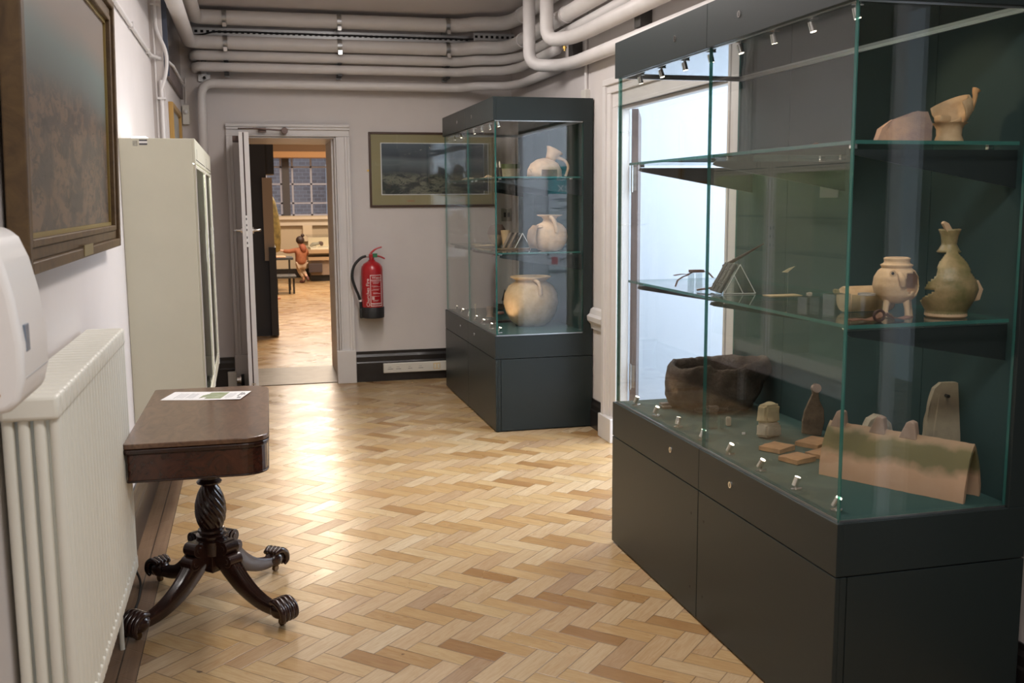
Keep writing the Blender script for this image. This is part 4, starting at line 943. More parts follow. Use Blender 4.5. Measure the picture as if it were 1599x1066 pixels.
body = skin_mesh('body', [[(0, 0, .40, .075), (0, 0, .50, .078), (0, 0, .60, .080), (0, -.01, .655, .040), (0, -.01, .69, .032), (-.005, 0, .755, .066), (-.008, 0, .81, .062)],
    [2, (-.10, .01, .615, .034), (-.22, .02, .590, .026), (-.34, .03, .610, .019), (-.385, .035, .618, .017)],
    [2, (.10, .03, .60, .034), (.14, .12, .52, .026), (.10, .23, .54, .019), (.085, .27, .55, .017)],
    [0, (-.05, .01, .37, .050), (-.01, .07, .22, .036), (.045, .0, .09, .024), (.03, .03, .035, .022)],
    [0, (.055, .0, .37, .050), (.035, .08, .24, .036), (.07, -.06, .15, .025), (.08, -.09, .11, .020)],
    [10, (-.41, .025, .622, .0065), (-.432, .02, .624, .005)]]+[], skin_c, ps)
fing = []
for k, (dy, dz, l) in enumerate(((-.012, .008, .026), (-.004, .010, .030), (.005, .008, .028), (.013, .003, .022))):
    fing.append([(-.385, .035+dy*.6, .618, .008), (-.405, .035+dy, .618+dz*.5, .006), (-.405-l, .035+dy*1.4, .618+dz-.006, .005)])
fing.append([(-.380, .020, .616, .008), (-.392, .002, .612, .0055), (-.405, -.008, .610, .005)])
for ch in fing: skin_mesh('finger', [ch], skin_c, ps, 1)
coatm = mat('orange_coat', (.32, .115, .055), .8, var=.25, scale=30)
skin_mesh('coat', [[(0, 0, .335, .105), (0, 0, .42, .115), (0, 0, .52, .108), (0, 0, .60, .092), (0, -.005, .645, .062)],
    [3, (-.10, .01, .612, .050), (-.22, .02, .588, .042), (-.325, .03, .606, .034)], [3, (.105, .03, .60, .050), (.145, .12, .52, .042), (.105, .22, .535, .034)]], coatm, ps)
skin_mesh('coat_hood', [[(.03, -.06, .56, .03), (.035, -.08, .62, .062), (.03, -.05, .675, .070), (-.005, -.01, .69, .06)]], mat('hood_rust', (.27, .08, .045), .8), ps)
skin_mesh('trousers', [[(0, 0, .36, .080), (-.05, .01, .34, .062), (-.01, .07, .22, .048), (.042, .0, .10, .038)], [0, (.055, .0, .35, .062), (.035, .08, .24, .046), (.068, -.055, .155, .036)]], mat('beige_trousers', (.42, .32, .24), .8), ps)
skin_mesh('shoe', [[(.05, -.01, .045, .030), (.02, .04, .028, .028), (-.015, .09, .026, .024)]], mat('brown_shoe', (.10, .035, .03), .6), ps)
skin_mesh('shoe', [[(.075, -.075, .13, .028), (.085, -.115, .09, .027), (.09, -.13, .045, .022)]], mat('brown_shoe', (.10, .035, .03), .6), ps)
hairm = mat('dark_hair', (.030, .015, .012), .6)
hb = B(); hb.blob((-.008, -.012, .795), (.077, .080, .076), 3); hb.b.transform(Matrix.Translation((PX, PY, 0)) @ Matrix.Rotation(rad(12), 4, 'Z')); obj('hair', hb, hairm, ps, smooth=True, auto=180)
hb = B(); hb.blob((.035, -.03, .880), (.034, .034, .034), 2); hb.b.transform(Matrix.Translation((PX, PY, 0)) @ Matrix.Rotation(rad(12), 4, 'Z')); obj('hair_bun', hb, hairm, ps, smooth=True, auto=180)
hb = B(); hb.blob((-.008, .066, .772), (.012, .018, .012), 2); hb.blob((-.070, .005, .778), (.010, .014, .020), 2); hb.b.transform(Matrix.Translation((PX, PY, 0)) @ Matrix.Rotation(rad(12), 4, 'Z')); obj('nose_and_ear', hb, skin_c, ps, smooth=True, auto=180)
hb = B()
for x in (-.034, .018): hb.blob((x, .060, .785), (.008, .006, .006), 2)
hb.b.transform(Matrix.Translation((PX, PY, 0)) @ Matrix.Rotation(rad(12), 4, 'Z')); obj('eyes', hb, black, ps, smooth=True, auto=180)
hb = B(); hb.blob((-.008, .063, .742), (.018, .006, .005), 2); hb.b.transform(Matrix.Translation((PX, PY, 0)) @ Matrix.Rotation(rad(12), 4, 'Z')); obj('mouth', hb, mat('lip', (.45, .16, .13), .5), ps, smooth=True, auto=180)
# ================================================================== things in the large display case
claypink = mat('pale_clay', (.62, .44, .28), .75, col2=(.50, .36, .24), scale=25, bump=.3, bscale=120)
buff = mat('buff_clay', (.62, .45, .27), .7, col2=(.48, .33, .18), scale=18, bump=.25, bscale=140)
greenglaze = mat('green_glazed_clay', (.34, .26, .14), .35, col2=(.13, .13, .05), scale=16, bump=.4, bscale=90)
stone = mat('dark_brown_stone', (.070, .048, .036), .9, col2=(.15, .115, .085), scale=9, bump=1.0, bscale=45, bdist=.012)
palestone = mat('pale_limestone', (.50, .44, .34), .85, col2=(.36, .32, .26), scale=22, bump=.7, bscale=80)
slabstone = mat('olive_slate', (.34, .29, .20), .7, col2=(.24, .20, .15), scale=14, bump=.5, bscale=40)
tileclay = mat('orange_tile', (.46, .26, .13), .85, col2=(.36, .20, .11), scale=30, bump=.6, bscale=80)
copper = mat('copper_alloy', (.26, .13, .075), .5, .4, col2=(.14, .09, .07), scale=40)
leather = mat('brown_leather', (.20, .10, .06), .7, var=.4, scale=30)
darkbronze = mat('dark_matrix', (.085, .080, .075), .5, .3, var=.35, scale=50)
oldwood = mat('old_dark_wood', (.17, .12, .075), .8, col2=(.08, .055, .035), scale=20, bump=.6, bscale=60)
Z0, ZA, ZB = ZD+.0045, 1.1655, 1.6475

# broken stone mortar
def morwob(a, z): return 1+.05*sin(2*a+1)+.04*sin(5*a+.6)+(.24*max(0, cos(a+.10))**14 if z > .13 else 0)
b = B(); b.lathe([(0, .01), (.60, 0), (.82, .015), (.97, .06), (1.0, .11), (.985, .155), (.96, .185), (.90, .200), (.82, .196), (.74, .165), (.66, .11), (.45, .07), (0, .06)], (0, 0, 0), 64, wob=morwob, sx=.195, sy=.150)
for v in b.b.verts:
    x, y, z = v.co; a = math.atan2(y/.150, x/.195)
    if z > .12: v.co.z += .014*sin(a*1.0+1.4)+.006*sin(3*a)-(.012 if abs(a+1.3) < .5 else 0)
bmesh.ops.subdivide_edges(b.b, edges=b.b.edges[:], cuts=1, use_grid_fill=True)
b.rough(.016, 11, 3); b.rough(.006, 40, 7)
for v in b.b.verts: v.co.z = max(v.co.z, 0)
b.b.transform(Matrix.Translation((1.835, 3.815, Z0)) @ Matrix.Rotation(rad(-14), 4, 'Z'))
solo('stone_mortar', b, stone, 'big rough brown stone mortar with hollow top and pointed lip on the green deck', 'mortar', smooth=True, auto=180)

def rock(nm, c, s, m, label, cat, rotz=0, seed=0, amp=.12, tilt=0, cuts=3, group=None, roughamp=.004):
    b = B(); b.box(-s[0]/2, s[0]/2, -s[1]/2, s[1]/2, 0, s[2])
    bmesh.ops.bevel(b.b, geom=b.b.edges[:]+b.b.verts[:], offset=min(s)*.16, segments=2, affect='EDGES')
    bmesh.ops.subdivide_edges(b.b, edges=b.b.edges[:], cuts=cuts, use_grid_fill=True)
    b.rough(min(s)*amp, 1.1/min(s), seed); b.rough(roughamp*.5, 6/min(s), seed+5)
    b.b.transform(Matrix.Translation(c) @ Matrix.Rotation(rotz, 4, 'Z') @ Matrix.Rotation(tilt, 4, 'X'))
    zmin = min(v.co.z for v in b.b.verts)
    for v in b.b.verts: v.co.z += c[2]-zmin
    return solo(nm, b, m, label, cat, group, smooth=True, auto=50)
rock('stone_fragment', (1.805, 3.285, Z0), (.078, .06, .052), palestone, 'pale grey stone block beside the mortar, lower of a stack of two', 'stone', .3, 1)
rock('stone_fragment', (1.803, 3.285, Z0+.054), (.070, .055, .068), mat('cream_stone', (.56, .46, .28), .85, col2=(.44, .36, .22), scale=25, bump=.5), 'cream stone block with small carved marks, upper of a stack of two', 'stone', .25, 2)
# small exhibits near the mortar
rock('clay_disc', (1.655, 3.88, Z0), (.042, .034, .009), mat('grey_disc', (.22, .19, .17), .8), 'small flat grey disc by the far glass corner, lower of two', 'disc', 0, 4, .05, cuts=1)
rock('clay_disc', (1.657, 3.895, Z0+.0095), (.040, .032, .009), mat('grey_disc', (.22, .19, .17), .8), 'small flat grey disc by the far glass corner, upper of two', 'disc', 0, 5, .05, cuts=1)
def acr_block(nm, c, s, label, cat='acrylic block', rotz=0, group=None):
    b = B(); b.box(-s[0]/2, s[0]/2, -s[1]/2, s[1]/2, 0, s[2]); b.b.transform(Matrix.Translation(c) @ Matrix.Rotation(rotz, 4, 'Z'))
    return solo(nm, b, acrylic, label, cat, group, bevel=.0012)
acr_block('acrylic_stand', (1.672, 3.475, Z0), (.030, .030, .068), 'clear acrylic stand with a brown fragment on top, in front of the mortar')
rock('small_fragment', (1.672, 3.475, Z0+.0685), (.040, .032, .018), stone, 'brown fragment sitting on a clear stand in front of the mortar', 'fragment', 0, 8, .1, cuts=1)
acr_block('acrylic_rod', (1.705, 3.46, Z0), (.012, .012, .048), 'slim greenish acrylic rod in front of the mortar')
rock('small_fragment', (1.752, 3.50, Z0), (.018, .016, .034), palestone, 'tiny pale stone peg standing in front of the mortar', 'fragment', 0, 9, .06, cuts=1)
solo('label_card', B().box(1.735, 1.747, 3.352, 3.356, Z0, Z0+.008), paper, 'tiny white card on the green deck near the tiles', 'card')
# wooden bottle-shaped board
bm_ = thing('wooden_paddle', 'upright bottle-shaped wooden board with round knob, standing beside the dark back panel', 'wooden board', (1.975, 3.27, Z0))
P = [(-.040, 0), (.032, -.003), (.040, .05), (.034, .095), (.016, .125), (.010, .150), (.018, .168), (.010, .186), (-.008, .188), (-.016, .170), (-.012, .148), (-.024, .118), (-.036, .085), (-.042, .045)]
PM2 = Matrix.Translation((1.975, 3.27, Z0+.004)) @ Matrix.Rotation(rad(-12), 4, 'Z') @ Matrix.Rotation(rad(6), 4, 'Y') @ Matrix.Rotation(rad(-10), 4, 'X')
obj('board', B().prism(P, 1, -.008, .008, PM2), oldwood, bm_, bevel=.003)
obj('knob_face', B().cyl(PM2 @ Vector((.001, -.0105, .170)), PM2 @ Vector((.001, .0105, .170)), .0165, 20), mat('worn_knob', (.36, .26, .20), .7), bm_, smooth=True)
obj('prop_rod', B().cyl((2.0, 3.30, Z0+.10), (2.055, 3.36, Z0), .0015, 6), black, bm_)
# four square tiles
def tile(c, s, rz, label, seed, tilt=0):
    b = B(); b.box(-s[0]/2, s[0]/2, -s[1]/2, s[1]/2, 0, .016); bmesh.ops.subdivide_edges(b.b, edges=b.b.edges[:], cuts=4, use_grid_fill=True); b.rough(.0022, 60, seed)
    b.b.transform(Matrix.Translation(c) @ Matrix.Rotation(rad(rz), 4, 'Z') @ Matrix.Rotation(rad(tilt), 4, 'X'))
    zmin = min(v.co.z for v in b.b.verts)
    for v in b.b.verts: v.co.z += c[2]-zmin
    solo('floor_tile', b, tileclay, label, 'tile', 'flat orange tiles on the green deck', bevel=.0015)
tile((1.740, 3.105, Z0), (.095, .085), 28, 'flat orange square tile just in front of the two stacked stones', 1)
tile((1.732, 2.955, Z0), (.095, .080), 20, 'flat orange square tile nearest the front glass', 2)
tile((1.905, 3.135, Z0), (.120, .090), 30, 'flat orange tile with thick chipped edge, farthest from the glass', 3)
tile((1.852, 2.985, Z0), (.11, .08), 26, 'flat orange tile partly hidden behind the pink ridge tile', 4)
# pink ridge tile with crests
rt = thing('ridge_tile', 'large pink clay ridge tile with knobbed crest, in the near corner of the deck', 'ridge tile', (1.86, 2.63, Z0))
A_, C_ = Vector((1.712, 2.790, Z0)), Vector((1.935, 2.395, Z0))
ux = (C_-A_).normalized(); uy = Vector((-ux.y, ux.x, 0))
if uy.x < 0: uy = -uy
RM = Matrix.Translation(A_) @ Matrix(((ux.x, uy.x, 0, 0), (ux.y, uy.y, 0, 0), (0, 0, 1, 0), (0, 0, 0, 1)))
Ln = (C_-A_).length
b = B(); ns, nx = 28, 30; rings = []
def sect(u):   # inverted V outer and inner
    pts = []
    H, Wd_, th = .165, .118, .016
    for t in [k/12 for k in range(13)]:
        a = pi*t; pts.append((Wd_/2-cos(a)*Wd_/2, H*(1-abs(2*t-1)**1.25)))
    inn = [(Wd_/2+(x-Wd_/2)*.82, z-.016) for x, z in pts]
    inn[0] = (inn[0][0], 0); inn[-1] = (inn[-1][0], 0)
    return pts+inn[::-1]
for k in range(nx+1):
    u = Ln*k/nx; rings.append([b.b.verts.new((u, y, max(0, z))) for y, z in sect(u)])
m_ = len(rings[0])
for k in range(nx):
    for q in range(m_): b.b.faces.new((rings[k][q], rings[k][(q+1) % m_], rings[k+1][(q+1) % m_], rings[k+1][q]))
for R_ in (rings[0], rings[-1]):
    for q in range(12): b.b.faces.new((R_[q], R_[q+1], R_[m_-2-q], R_[m_-1-q]))
b.rough(.0018, 40, 2); b.b.transform(RM)
nt = NT('pink_glazed_ridge'); P_ = nt.n('ShaderNodeSeparateXYZ'); nt.set(P_.inputs[0], nt.pos())
nz = nt.noise(nt.pos(), 14, 5); hz = nt.math('ADD', P_.outputs[2], nt.math('MULTIPLY', nt.math('SUBTRACT', nz, .5), .07))
g1 = nt.ramp(nt.math('MULTIPLY_ADD', hz, 6.0, -6.0*.69), [(.05, (0, 0, 0)), (.22, (1, 1, 1)), (.48, (1, 1, 1)), (.62, (.35, .35, .35))])
cl_ = nt.mix(nt.noise(nt.pos(), 20, 4), (.50, .30, .18), (.56, .37, .25)); nt.set(nt.b.inputs['Base Color'], nt.mix(g1, cl_, (.17, .15, .07)))
nt.set(nt.b.inputs['Roughness'], nt.math('SUBTRACT', .75, nt.math('MULTIPLY', nt.n('ShaderNodeSeparateColor', i_0=g1).outputs[0], .4)))
ridgem = nt.m
obj('tile_body', b, ridgem, rt, smooth=True, auto=50)
for u, w, h in ((.035, .050, .045), (.165, .05, .045), (.262, .052, .045)):
    b = B(); b.prism([(u-w*.6, -.012), (u+w*.5, -.012), (u+w*.34, h*.9), (u+w*.05, h), (u-w*.15, h*.85)], 1, .045, .073, Matrix.Translation((0, 0, .160))); b.b.transform(RM)
    obj('crest_knob', b, mat('crest_clay', (.44, .32, .25), .75, var=.2, scale=30), rt, bevel=.004)
# stones behind the ridge tile
b = B(); b.prism([(-.040, 0), (.038, 0), (.043, .10), (.036, .138), (.014, .158), (-.012, .163), (-.034, .150), (-.044, .120), (-.045, .08)], 1, -.018, .018)
bmesh.ops.triangulate(b.b, faces=[q for q in b.b.faces if len(q.verts) > 4]); bmesh.ops.subdivide_edges(b.b, edges=b.b.edges[:], cuts=3); b.rough(.006, 26, 16)
b.b.transform(Matrix.Translation((1.955, 2.84, Z0+.004)) @ Matrix.Rotation(rad(-18), 4, 'Z'))
solo('arched_stone', b, palestone, 'pale chipped stone with rounded top, standing behind the ridge tile', 'stone', bevel=.003)
b = B(); P = [(-.066, 0), (.062, 0), (.074, .09), (.082, .17), (.085, .255), (.060, .295), (.030, .308), (-.018, .308), (-.036, .290), (-.055, .235), (-.064, .16), (-.078, .07)]
b.prism(P, 1, -.012, .012); bmesh.ops.triangulate(b.b, faces=[q for q in b.b.faces if len(q.verts) > 4]); bmesh.ops.subdivide_edges(b.b, edges=b.b.edges[:], cuts=3); b.rough(.005, 22, 6)
b.b.transform(Matrix.Translation((2.020, 2.585, Z0+.003)) @ Matrix.Rotation(rad(-14), 4, 'Z') @ Matrix.Rotation(rad(-7), 4, 'X'))
sl = thing('stone_slab', 'tall pointed olive stone roof slate with a small peg hole, behind the ridge tile', 'slab', (2.020, 2.585, Z0))
obj('slab', b, slabstone, sl, bevel=.003)
obj('peg_hole', B().cyl((2.020, 2.590, Z0+.270), (2.023, 2.618, Z0+.270), .005, 12), black, sl)

# ------------- middle shelf
def artpipe(nm, pts, r, m, label, cat, **k): return solo(nm, B().tube(pts, r, 10), m, label, cat, smooth=True, auto=180, **k)
st_ = thing('strap_fitting', 'thin copper strap fitting with curled ends raised on little clear blocks', 'strap fitting', (1.60, 3.52, ZA))
def ribbon(pts, w, t=.002):
    b = B(); rg = []
    for p in pts: rg.append([b.b.verts.new(Vector(p)+Vector(q)) for q in ((0, -w/2, 0), (0, w/2, 0), (0, w/2, t), (0, -w/2, t))])
    for k in range(len(rg)-1):
        for q in range(4): b.b.faces.new((rg[k][q], rg[k][(q+1) % 4], rg[k+1][(q+1) % 4], rg[k+1][q]))
    b.b.faces.new(rg[0][::-1]); b.b.faces.new(rg[-1]); return b
obj('strap', ribbon([(1.518, 3.50, ZA+.052), (1.545, 3.50, ZA+.056), (1.575, 3.50, ZA+.055), (1.60, 3.50, ZA+.066), (1.63, 3.50, ZA+.066), (1.655, 3.50, ZA+.060), (1.675, 3.50, ZA+.040)], .016), copper, st_)
obj('curled_end', ribbon([(1.522, 3.495, ZA+.012), (1.530, 3.495, ZA+.034), (1.55, 3.495, ZA+.046), (1.575, 3.495, ZA+.054)], .014), copper, st_)
obj('centre_plate', B().box(1.580, 1.635, 3.488, 3.512, ZA+.062, ZA+.072), leather, st_, bevel=.002)
for x in (1.586, 1.618): acr_block('acrylic_stand', (x, 3.50, ZA), (.018, .02, .060), 'small clear block under the copper strap, '+('left' if x < 1.6 else 'right'))
artpipe('copper_pin', [(1.565, 3.40, ZA+.006), (1.62, 3.40, ZA+.012), (1.66, 3.39, ZA+.014)], .0035, copper, 'little copper pin lying beside the clear blocks', 'pin')
# engraved matrix leaning on a clear prism
MP = Matrix.Translation((1.632, 3.315, ZA)) @ Matrix.Rotation(rad(-8), 4, 'Z')
def prism_frame(w, h, d, t):
    b = B()
    for x0, z0, x1, z1 in ((-w/2, 0, w/2, 0), (-w/2, 0, 0, h), (w/2, 0, 0, h)):
        dx, dz = x1-x0, z1-z0; l = math.hypot(dx, dz); nx, nz = -dz/l*t, dx/l*t
        b.prism([(x0, z0), (x1, z1), (x1+nx*(1 if x1 >= x0 and z0 == z1 else (-1 if x0 < 0 else 1)), z1+abs(nz)*(1 if z0 == z1 else 0)), (x0+nx*(1 if z0 == z1 else (-1 if x0 < 0 else 1)), z0+abs(nz)*(1 if z0 == z1 else 0))], 1, -d/2, d/2)
    return b
pm = thing('prism_stand', 'clear triangular acrylic stand with pale edges holding the dark engraved plates', 'stand', (1.655, 3.315, ZA))
b = B(); b.prism([(-.058, 0), (.058, 0), (0, .104)], 1, -.045, .045, MP @ Matrix.Translation((.040, 0, 0))); obj('prism', b, acrylic, pm)
b = B()
for p, q in (((-.058, .002), (.058, .002)), ((-.058, .002), (0, .104)), ((.058, .002), (0, .104)), ((-.02, .065), (.012, .004))):
    b.cyl(MP @ Vector((p[0]+.040, -.046, p[1])), MP @ Vector((q[0]+.040, -.046, q[1])), .0017, 8)
obj('polished_edges', b, acrylic_edge, pm)
SL = MP @ Matrix.Translation((-.020, 0, .002)) @ Matrix.Rotation(rad(-29), 4, 'Y').inverted()
eb = thing('engraved_plate', 'dark engraved metal plates leaning on the clear triangular stand', 'engraved plate', (1.62, 3.315, ZA))
for k, (x, w, d) in enumerate(((-.020, .050, .014), (.0, .0, 0))[:1]): pass
SLm = MP @ Matrix(((1, 0, 0, -.024), (0, 1, 0, 0), (0, 0, 1, .002), (0, 0, 0, 1))) @ Matrix.Rotation(rad(29), 4, 'Y')
for k, (ya, yb) in enumerate(((-.045, -.012), (-.008, .032), (.036, .070))):
    pl_ = obj('plate', B().box(-.010, .0, ya, yb, .0, .114, SLm), darkbronze, eb, bevel=.002)
    b = B(); yc = (ya+yb)/2
    for q in range(7): b.cyl(SLm @ Vector((-.010, yc+.010*cos(q*.9), .025+.011*q)), SLm @ Vector((-.0125, yc+.010*cos(q*.9), .025+.011*q)), .004, 8)
    b.box(-.0125, -.010, ya+.004, ya+.007, .008, .106, SLm)
    obj('engraving', b, mat('matrix_light', (.20, .19, .175), .5, .3), pl_)
artpipe('iron_spike', [(1.775, 3.62, ZA+.072), (1.86, 3.62, ZA+.115), (1.945, 3.62, ZA+.158)], [.0085, .006, .002], mat('rust_iron', (.10, .055, .045), .7), 'long thin dark spike rising from a clear block stand', 'spike')
acr_block('acrylic_stand', (1.860, 3.66, ZA), (.040, .030, .100), 'tall clear acrylic block tilted behind the engraved plates', rotz=.4)
solo('parchment_strip', B().box(1.72, 1.84, 3.14, 3.20, ZA, ZA+.002), mat('tan_strip', (.42, .33, .18), .7), 'flat tan strip lying on the glass shelf right of the clear stand', 'strip')
b = B(); b.prism([(-.024, -.006), (-.004, -.008), (.026, .014), (.004, .008)], 1, -.002, .002, Matrix.Translation((1.862, 3.28, ZA+.078))); 
sh = thing('bone_sliver', 'small pale sliver raised on a fine pin in front of the green glow', 'sliver', (1.862, 3.28, ZA)); obj('sliver', b, mat('bone', (.58, .50, .32), .7), sh)
obj('pin', B().cyl((1.862, 3.28, ZA), (1.862, 3.28, ZA+.074), .0007, 6), steel, sh)
# acrylic cubes with small finds
acr_block('acrylic_stand', (1.560, 2.628, ZA), (.046, .040, .052), 'clear acrylic cube with a tiny stone on top, smaller of the cubes', rotz=.2)
rock('small_fragment', (1.562, 2.628, ZA+.0525), (.014, .012, .010), palestone, 'tiny pale stone on top of the smaller clear cube', 'fragment', 0, 21, .05, cuts=1)
acr_block('acrylic_stand', (1.600, 2.545, ZA), (.058, .050, .066), 'clear acrylic cube beside the glass edge, larger of the cubes', rotz=.15)
rock('small_fragment', (1.597, 2.545, ZA+.0665), (.015, .012, .012), mat('olive_bit', (.22, .18, .08), .8), 'tiny olive lump on top of the larger clear cube', 'fragment', 0, 22, .05, cuts=1)
acr_block('acrylic_stand', (1.690, 2.520, ZA), (.090, .045, .062), 'wide clear acrylic block just inside the end glass')
b = B(); b.lathe([(.036, 0), (.038, .004), (.038, .150), (.036, .154), (.022, .155)], (0, 0, 0), 32)
b.b.transform(Matrix.Translation((1.680, 2.640, ZA+.039)) @ Matrix.Rotation(rad(90), 4, 'Y')); solo('clay_pipe_drain', b, buff, 'buff clay tube lying on its side behind the clear cubes', 'clay tube', smooth=True)
solo('metal_ring', B().lathe([(.020, 0), (.024, .001), (.024, .006), (.020, .007)], (1.665, 2.50, ZA+.063), 28), mat('pale_ring', (.62, .60, .55), .3, .6), 'pale oval ring lying on top of the wide clear block', 'ring', smooth=True)
lsn = thing('leather_strap', 'curled brown leather strap with a dark loop near the front edge of the middle shelf', 'strap', (1.66, 2.42, ZA))
obj('strap', ribbon([(1.560, 2.42, ZA+.004), (1.59, 2.42, ZA+.006), (1.62, 2.42, ZA+.003), (1.65, 2.42, ZA+.010), (1.668, 2.42, ZA+.022), (1.69, 2.42, ZA+.008), (1.72, 2.42, ZA+.003), (1.75, 2.42, ZA+.008)], .030, .003), leather, lsn)
obj('loop', B().tube([(1.643+.016*cos(a*pi/5), 2.405, ZA+.017+.014*sin(a*pi/5)) for a in range(11)], .004, 8, up=(0, 1, 0)), mat('dark_strap', (.05, .025, .02), .6), lsn, smooth=True)
# face jug on three legs
fj = thing('tripod_jug', 'small round buff clay jug with a face spout, broken side and three legs', 'jug', (1.753, 2.50, ZA))
JX, JY = 1.757, 2.500
jp = [(.018, .040), (.040, .045), (.056, .062), (.063, .088), (.060, .112), (.050, .130), (.039, .139), (.042, .142), (.044, .147), (.036, .151), (.034, .156), (.036, .165), (.030, .168)]
def tk(a, z): return ((((a+1.12+pi) % (2*pi))-pi)/.66)**2+((z-.098)/.031)**2 > 1+.25*sin(a*11)
def refine0(prof, n=4): return [(prof[k][0]+(prof[k+1][0]-prof[k][0])*t/n, prof[k][1]+(prof[k+1][1]-prof[k][1])*t/n) for k in range(len(prof)-1) for t in range(n)]+[prof[-1]]
obj('jug_body', B().lathe(refine0(jp), (JX, JY, ZA), 112, keep=tk), buff, fj, solid=.0035, smooth=True, auto=180)
obj('jug_bottom', B().cyl((JX, JY, ZA+.039), (JX, JY, ZA+.042), .019, 24), buff, fj)
for a in (200, 285, 350): obj('leg', B().tube([(JX+cos(rad(a))*.036, JY+sin(rad(a))*.036, ZA+.052), (JX+cos(rad(a))*.042, JY+sin(rad(a))*.042, ZA+.025), (JX+cos(rad(a))*.045, JY+sin(rad(a))*.045, ZA+.002)], [.010, .0075, .0085], 10), buff, fj, smooth=True)
a = rad(243); obj('face_spout', B().tube([(JX+cos(a)*.054, JY+sin(a)*.054, ZA+.128), (JX+cos(a+.1)*.068, JY+sin(a+.1)*.068, ZA+.112), (JX+cos(a+.15)*.066, JY+sin(a+.15)*.066, ZA+.092)], [.006, .010, .007], 10), buff, fj, smooth=True)
a = rad(226); obj('face_eye', B().cyl((JX+cos(a)*.050, JY+sin(a)*.050, ZA+.126), (JX+cos(a)*.058, JY+sin(a)*.058, ZA+.126), .0085, 16), buff, fj); obj('eye_hole', B().cyl((JX+cos(a)*.056, JY+sin(a)*.056, ZA+.126), (JX+cos(a)*.0588, JY+sin(a)*.0588, ZA+.126), .0042, 12), black, fj)
# green glazed broken jug
gj = thing('broken_jug', 'tall broken green glazed jug of joined shards with narrow neck on the middle shelf', 'jug', (1.86, 2.46, ZA))
GX, GY = 1.895, 2.462
gp_ = [(.052, 0), (.056, .006), (.056, .018), (.063, .030), (.076, .055), (.083, .080), (.080, .110), (.066, .140), (.046, .165), (.028, .188), (.020, .203), (.023, .225), (.030, .245)]
def refine(prof, n=4):
    P = []
    for k in range(len(prof)-1):
        for t in range(n): P.append((prof[k][0]+(prof[k+1][0]-prof[k][0])*t/n, prof[k][1]+(prof[k+1][1]-prof[k][1])*t/n))
    return P+[prof[-1]]
def gk(a, z):
    d = ((a-rad(250)+pi) % (2*pi))-pi           # signed angle from the kept side, + towards the right
    if z < .026: return True
    if z < .080: return -(1.9-(z-.026)*24) < d < 1.35 or (d > 1.35 and z < .070-abs(d-1.95)*.07) or (d < -1.9 and z < .045)
    if z < .185: return abs(d) < .98-(z-.080)*4.4+.10*sin(z*90)
    return abs(d) < 1.9
obj('jug_shards', B().lathe(refine(gp_), (GX, GY, ZA), 120, keep=gk), greenglaze, gj, solid=.0045, smooth=True, auto=180)
obj('foot_ring', B().lathe([(.020, 0), (.052, 0), (.057, .004), (.056, .012), (.020, .014)], (GX, GY, ZA), 40), claypink, gj, smooth=True)
b = B(); b.prism([(0, .085), (.052, .135), (.030, .175), (.008, .200), (-.006, .150)], 1, .0, .005); b.b.transform(Matrix.Translation((GX+.012, GY+.01, ZA)) @ Matrix.Rotation(rad(12), 4, 'Z')); obj('side_shard', b, greenglaze, gj, bevel=.001)
b = B(); b.prism([(-.012, .225), (.004, .232), (-.018, .262), (-.032, .268), (-.038, .262)], 1, -.004, .006); b.b.transform(Matrix.Translation((GX, GY-.015, ZA))); obj('neck_shard', b, claypink, gj, bevel=.0015)
b = B(); b.prism([(.045, .035), (.098, .045), (.108, .075), (.090, .102), (.062, .085), (.045, .07)], 1, -.004, .003); b.b.transform(Matrix.Translation((GX, GY-.012, ZA))); obj('bowl_shard', b, claypink, gj, bevel=.0015)

# ------------- top shelf
b = B(); P = [(-.080, 0), (.085, 0), (.088, .05), (.070, .092), (.040, .095), (.018, .078), (-.035, .068), (-.066, .045)]
b.prism(P, 1, -.03, .03); bmesh.ops.triangulate(b.b, faces=[q for q in b.b.faces if len(q.verts) > 4]); bmesh.ops.subdivide_edges(b.b, edges=b.b.edges[:], cuts=2); b.rough(.004, 30, 2)
b.b.transform(Matrix.Translation((1.765, 2.52, ZB+.003)) @ Matrix.Rotation(rad(-20), 4, 'Z') @ Matrix.Scale(.88, 4))
solo('quern_fragment', b, mat('mauve_stone', (.34, .24, .18), .85, col2=(.22, .16, .15), scale=18, bump=.6, bscale=60), 'mauve-brown stone lump at the left of the top shelf', 'stone', smooth=True, auto=35)
cn = thing('pedestal_lamp', 'broken buff clay pedestal bowl with a raised side and small knob, on the top shelf', 'pedestal bowl', (1.93, 2.50, ZB))
CX_, CY_ = 1.905, 2.500
obj('pedestal', B().lathe([(.042, 0), (.040, .004), (.033, .022), (.034, .040), (.040, .050), (.048, .056)], (CX_, CY_, ZB), 40), buff, cn, smooth=True)
b = B(); b.lathe([(.010, .0), (.035, .008), (.055, .028), (.062, .052), (.060, .072)], (0, 0, 0), 48, keep=lambda a, z: (abs(((a-rad(10)+pi) % (2*pi))-pi) < 1.75) or z < .022+.008*sin(a*5))
b.b.transform(Matrix.Translation((CX_+.024, CY_, ZB+.048)) @ Matrix.Rotation(rad(-26), 4, 'Y') @ Matrix.Scale(.95, 4)); obj('bowl_shell', b, buff, cn, solid=.004, smooth=True, auto=180)
obj('rim_knob', B().tube([(CX_+.048, CY_-.020, ZB+.090), (CX_+.058, CY_-.025, ZB+.124), (CX_+.058, CY_-.025, ZB+.138), (CX_+.062, CY_-.025, ZB+.146)], [.010, .0065, .008, .012], 12), mat('orange_clay', (.55, .32, .14), .7), cn, smooth=True)
obj('rim_chip', B().box(CX_-.046, CX_-.008, CY_-.02, CY_+.01, ZB+.056, ZB+.076), buff, cn, bevel=.006)
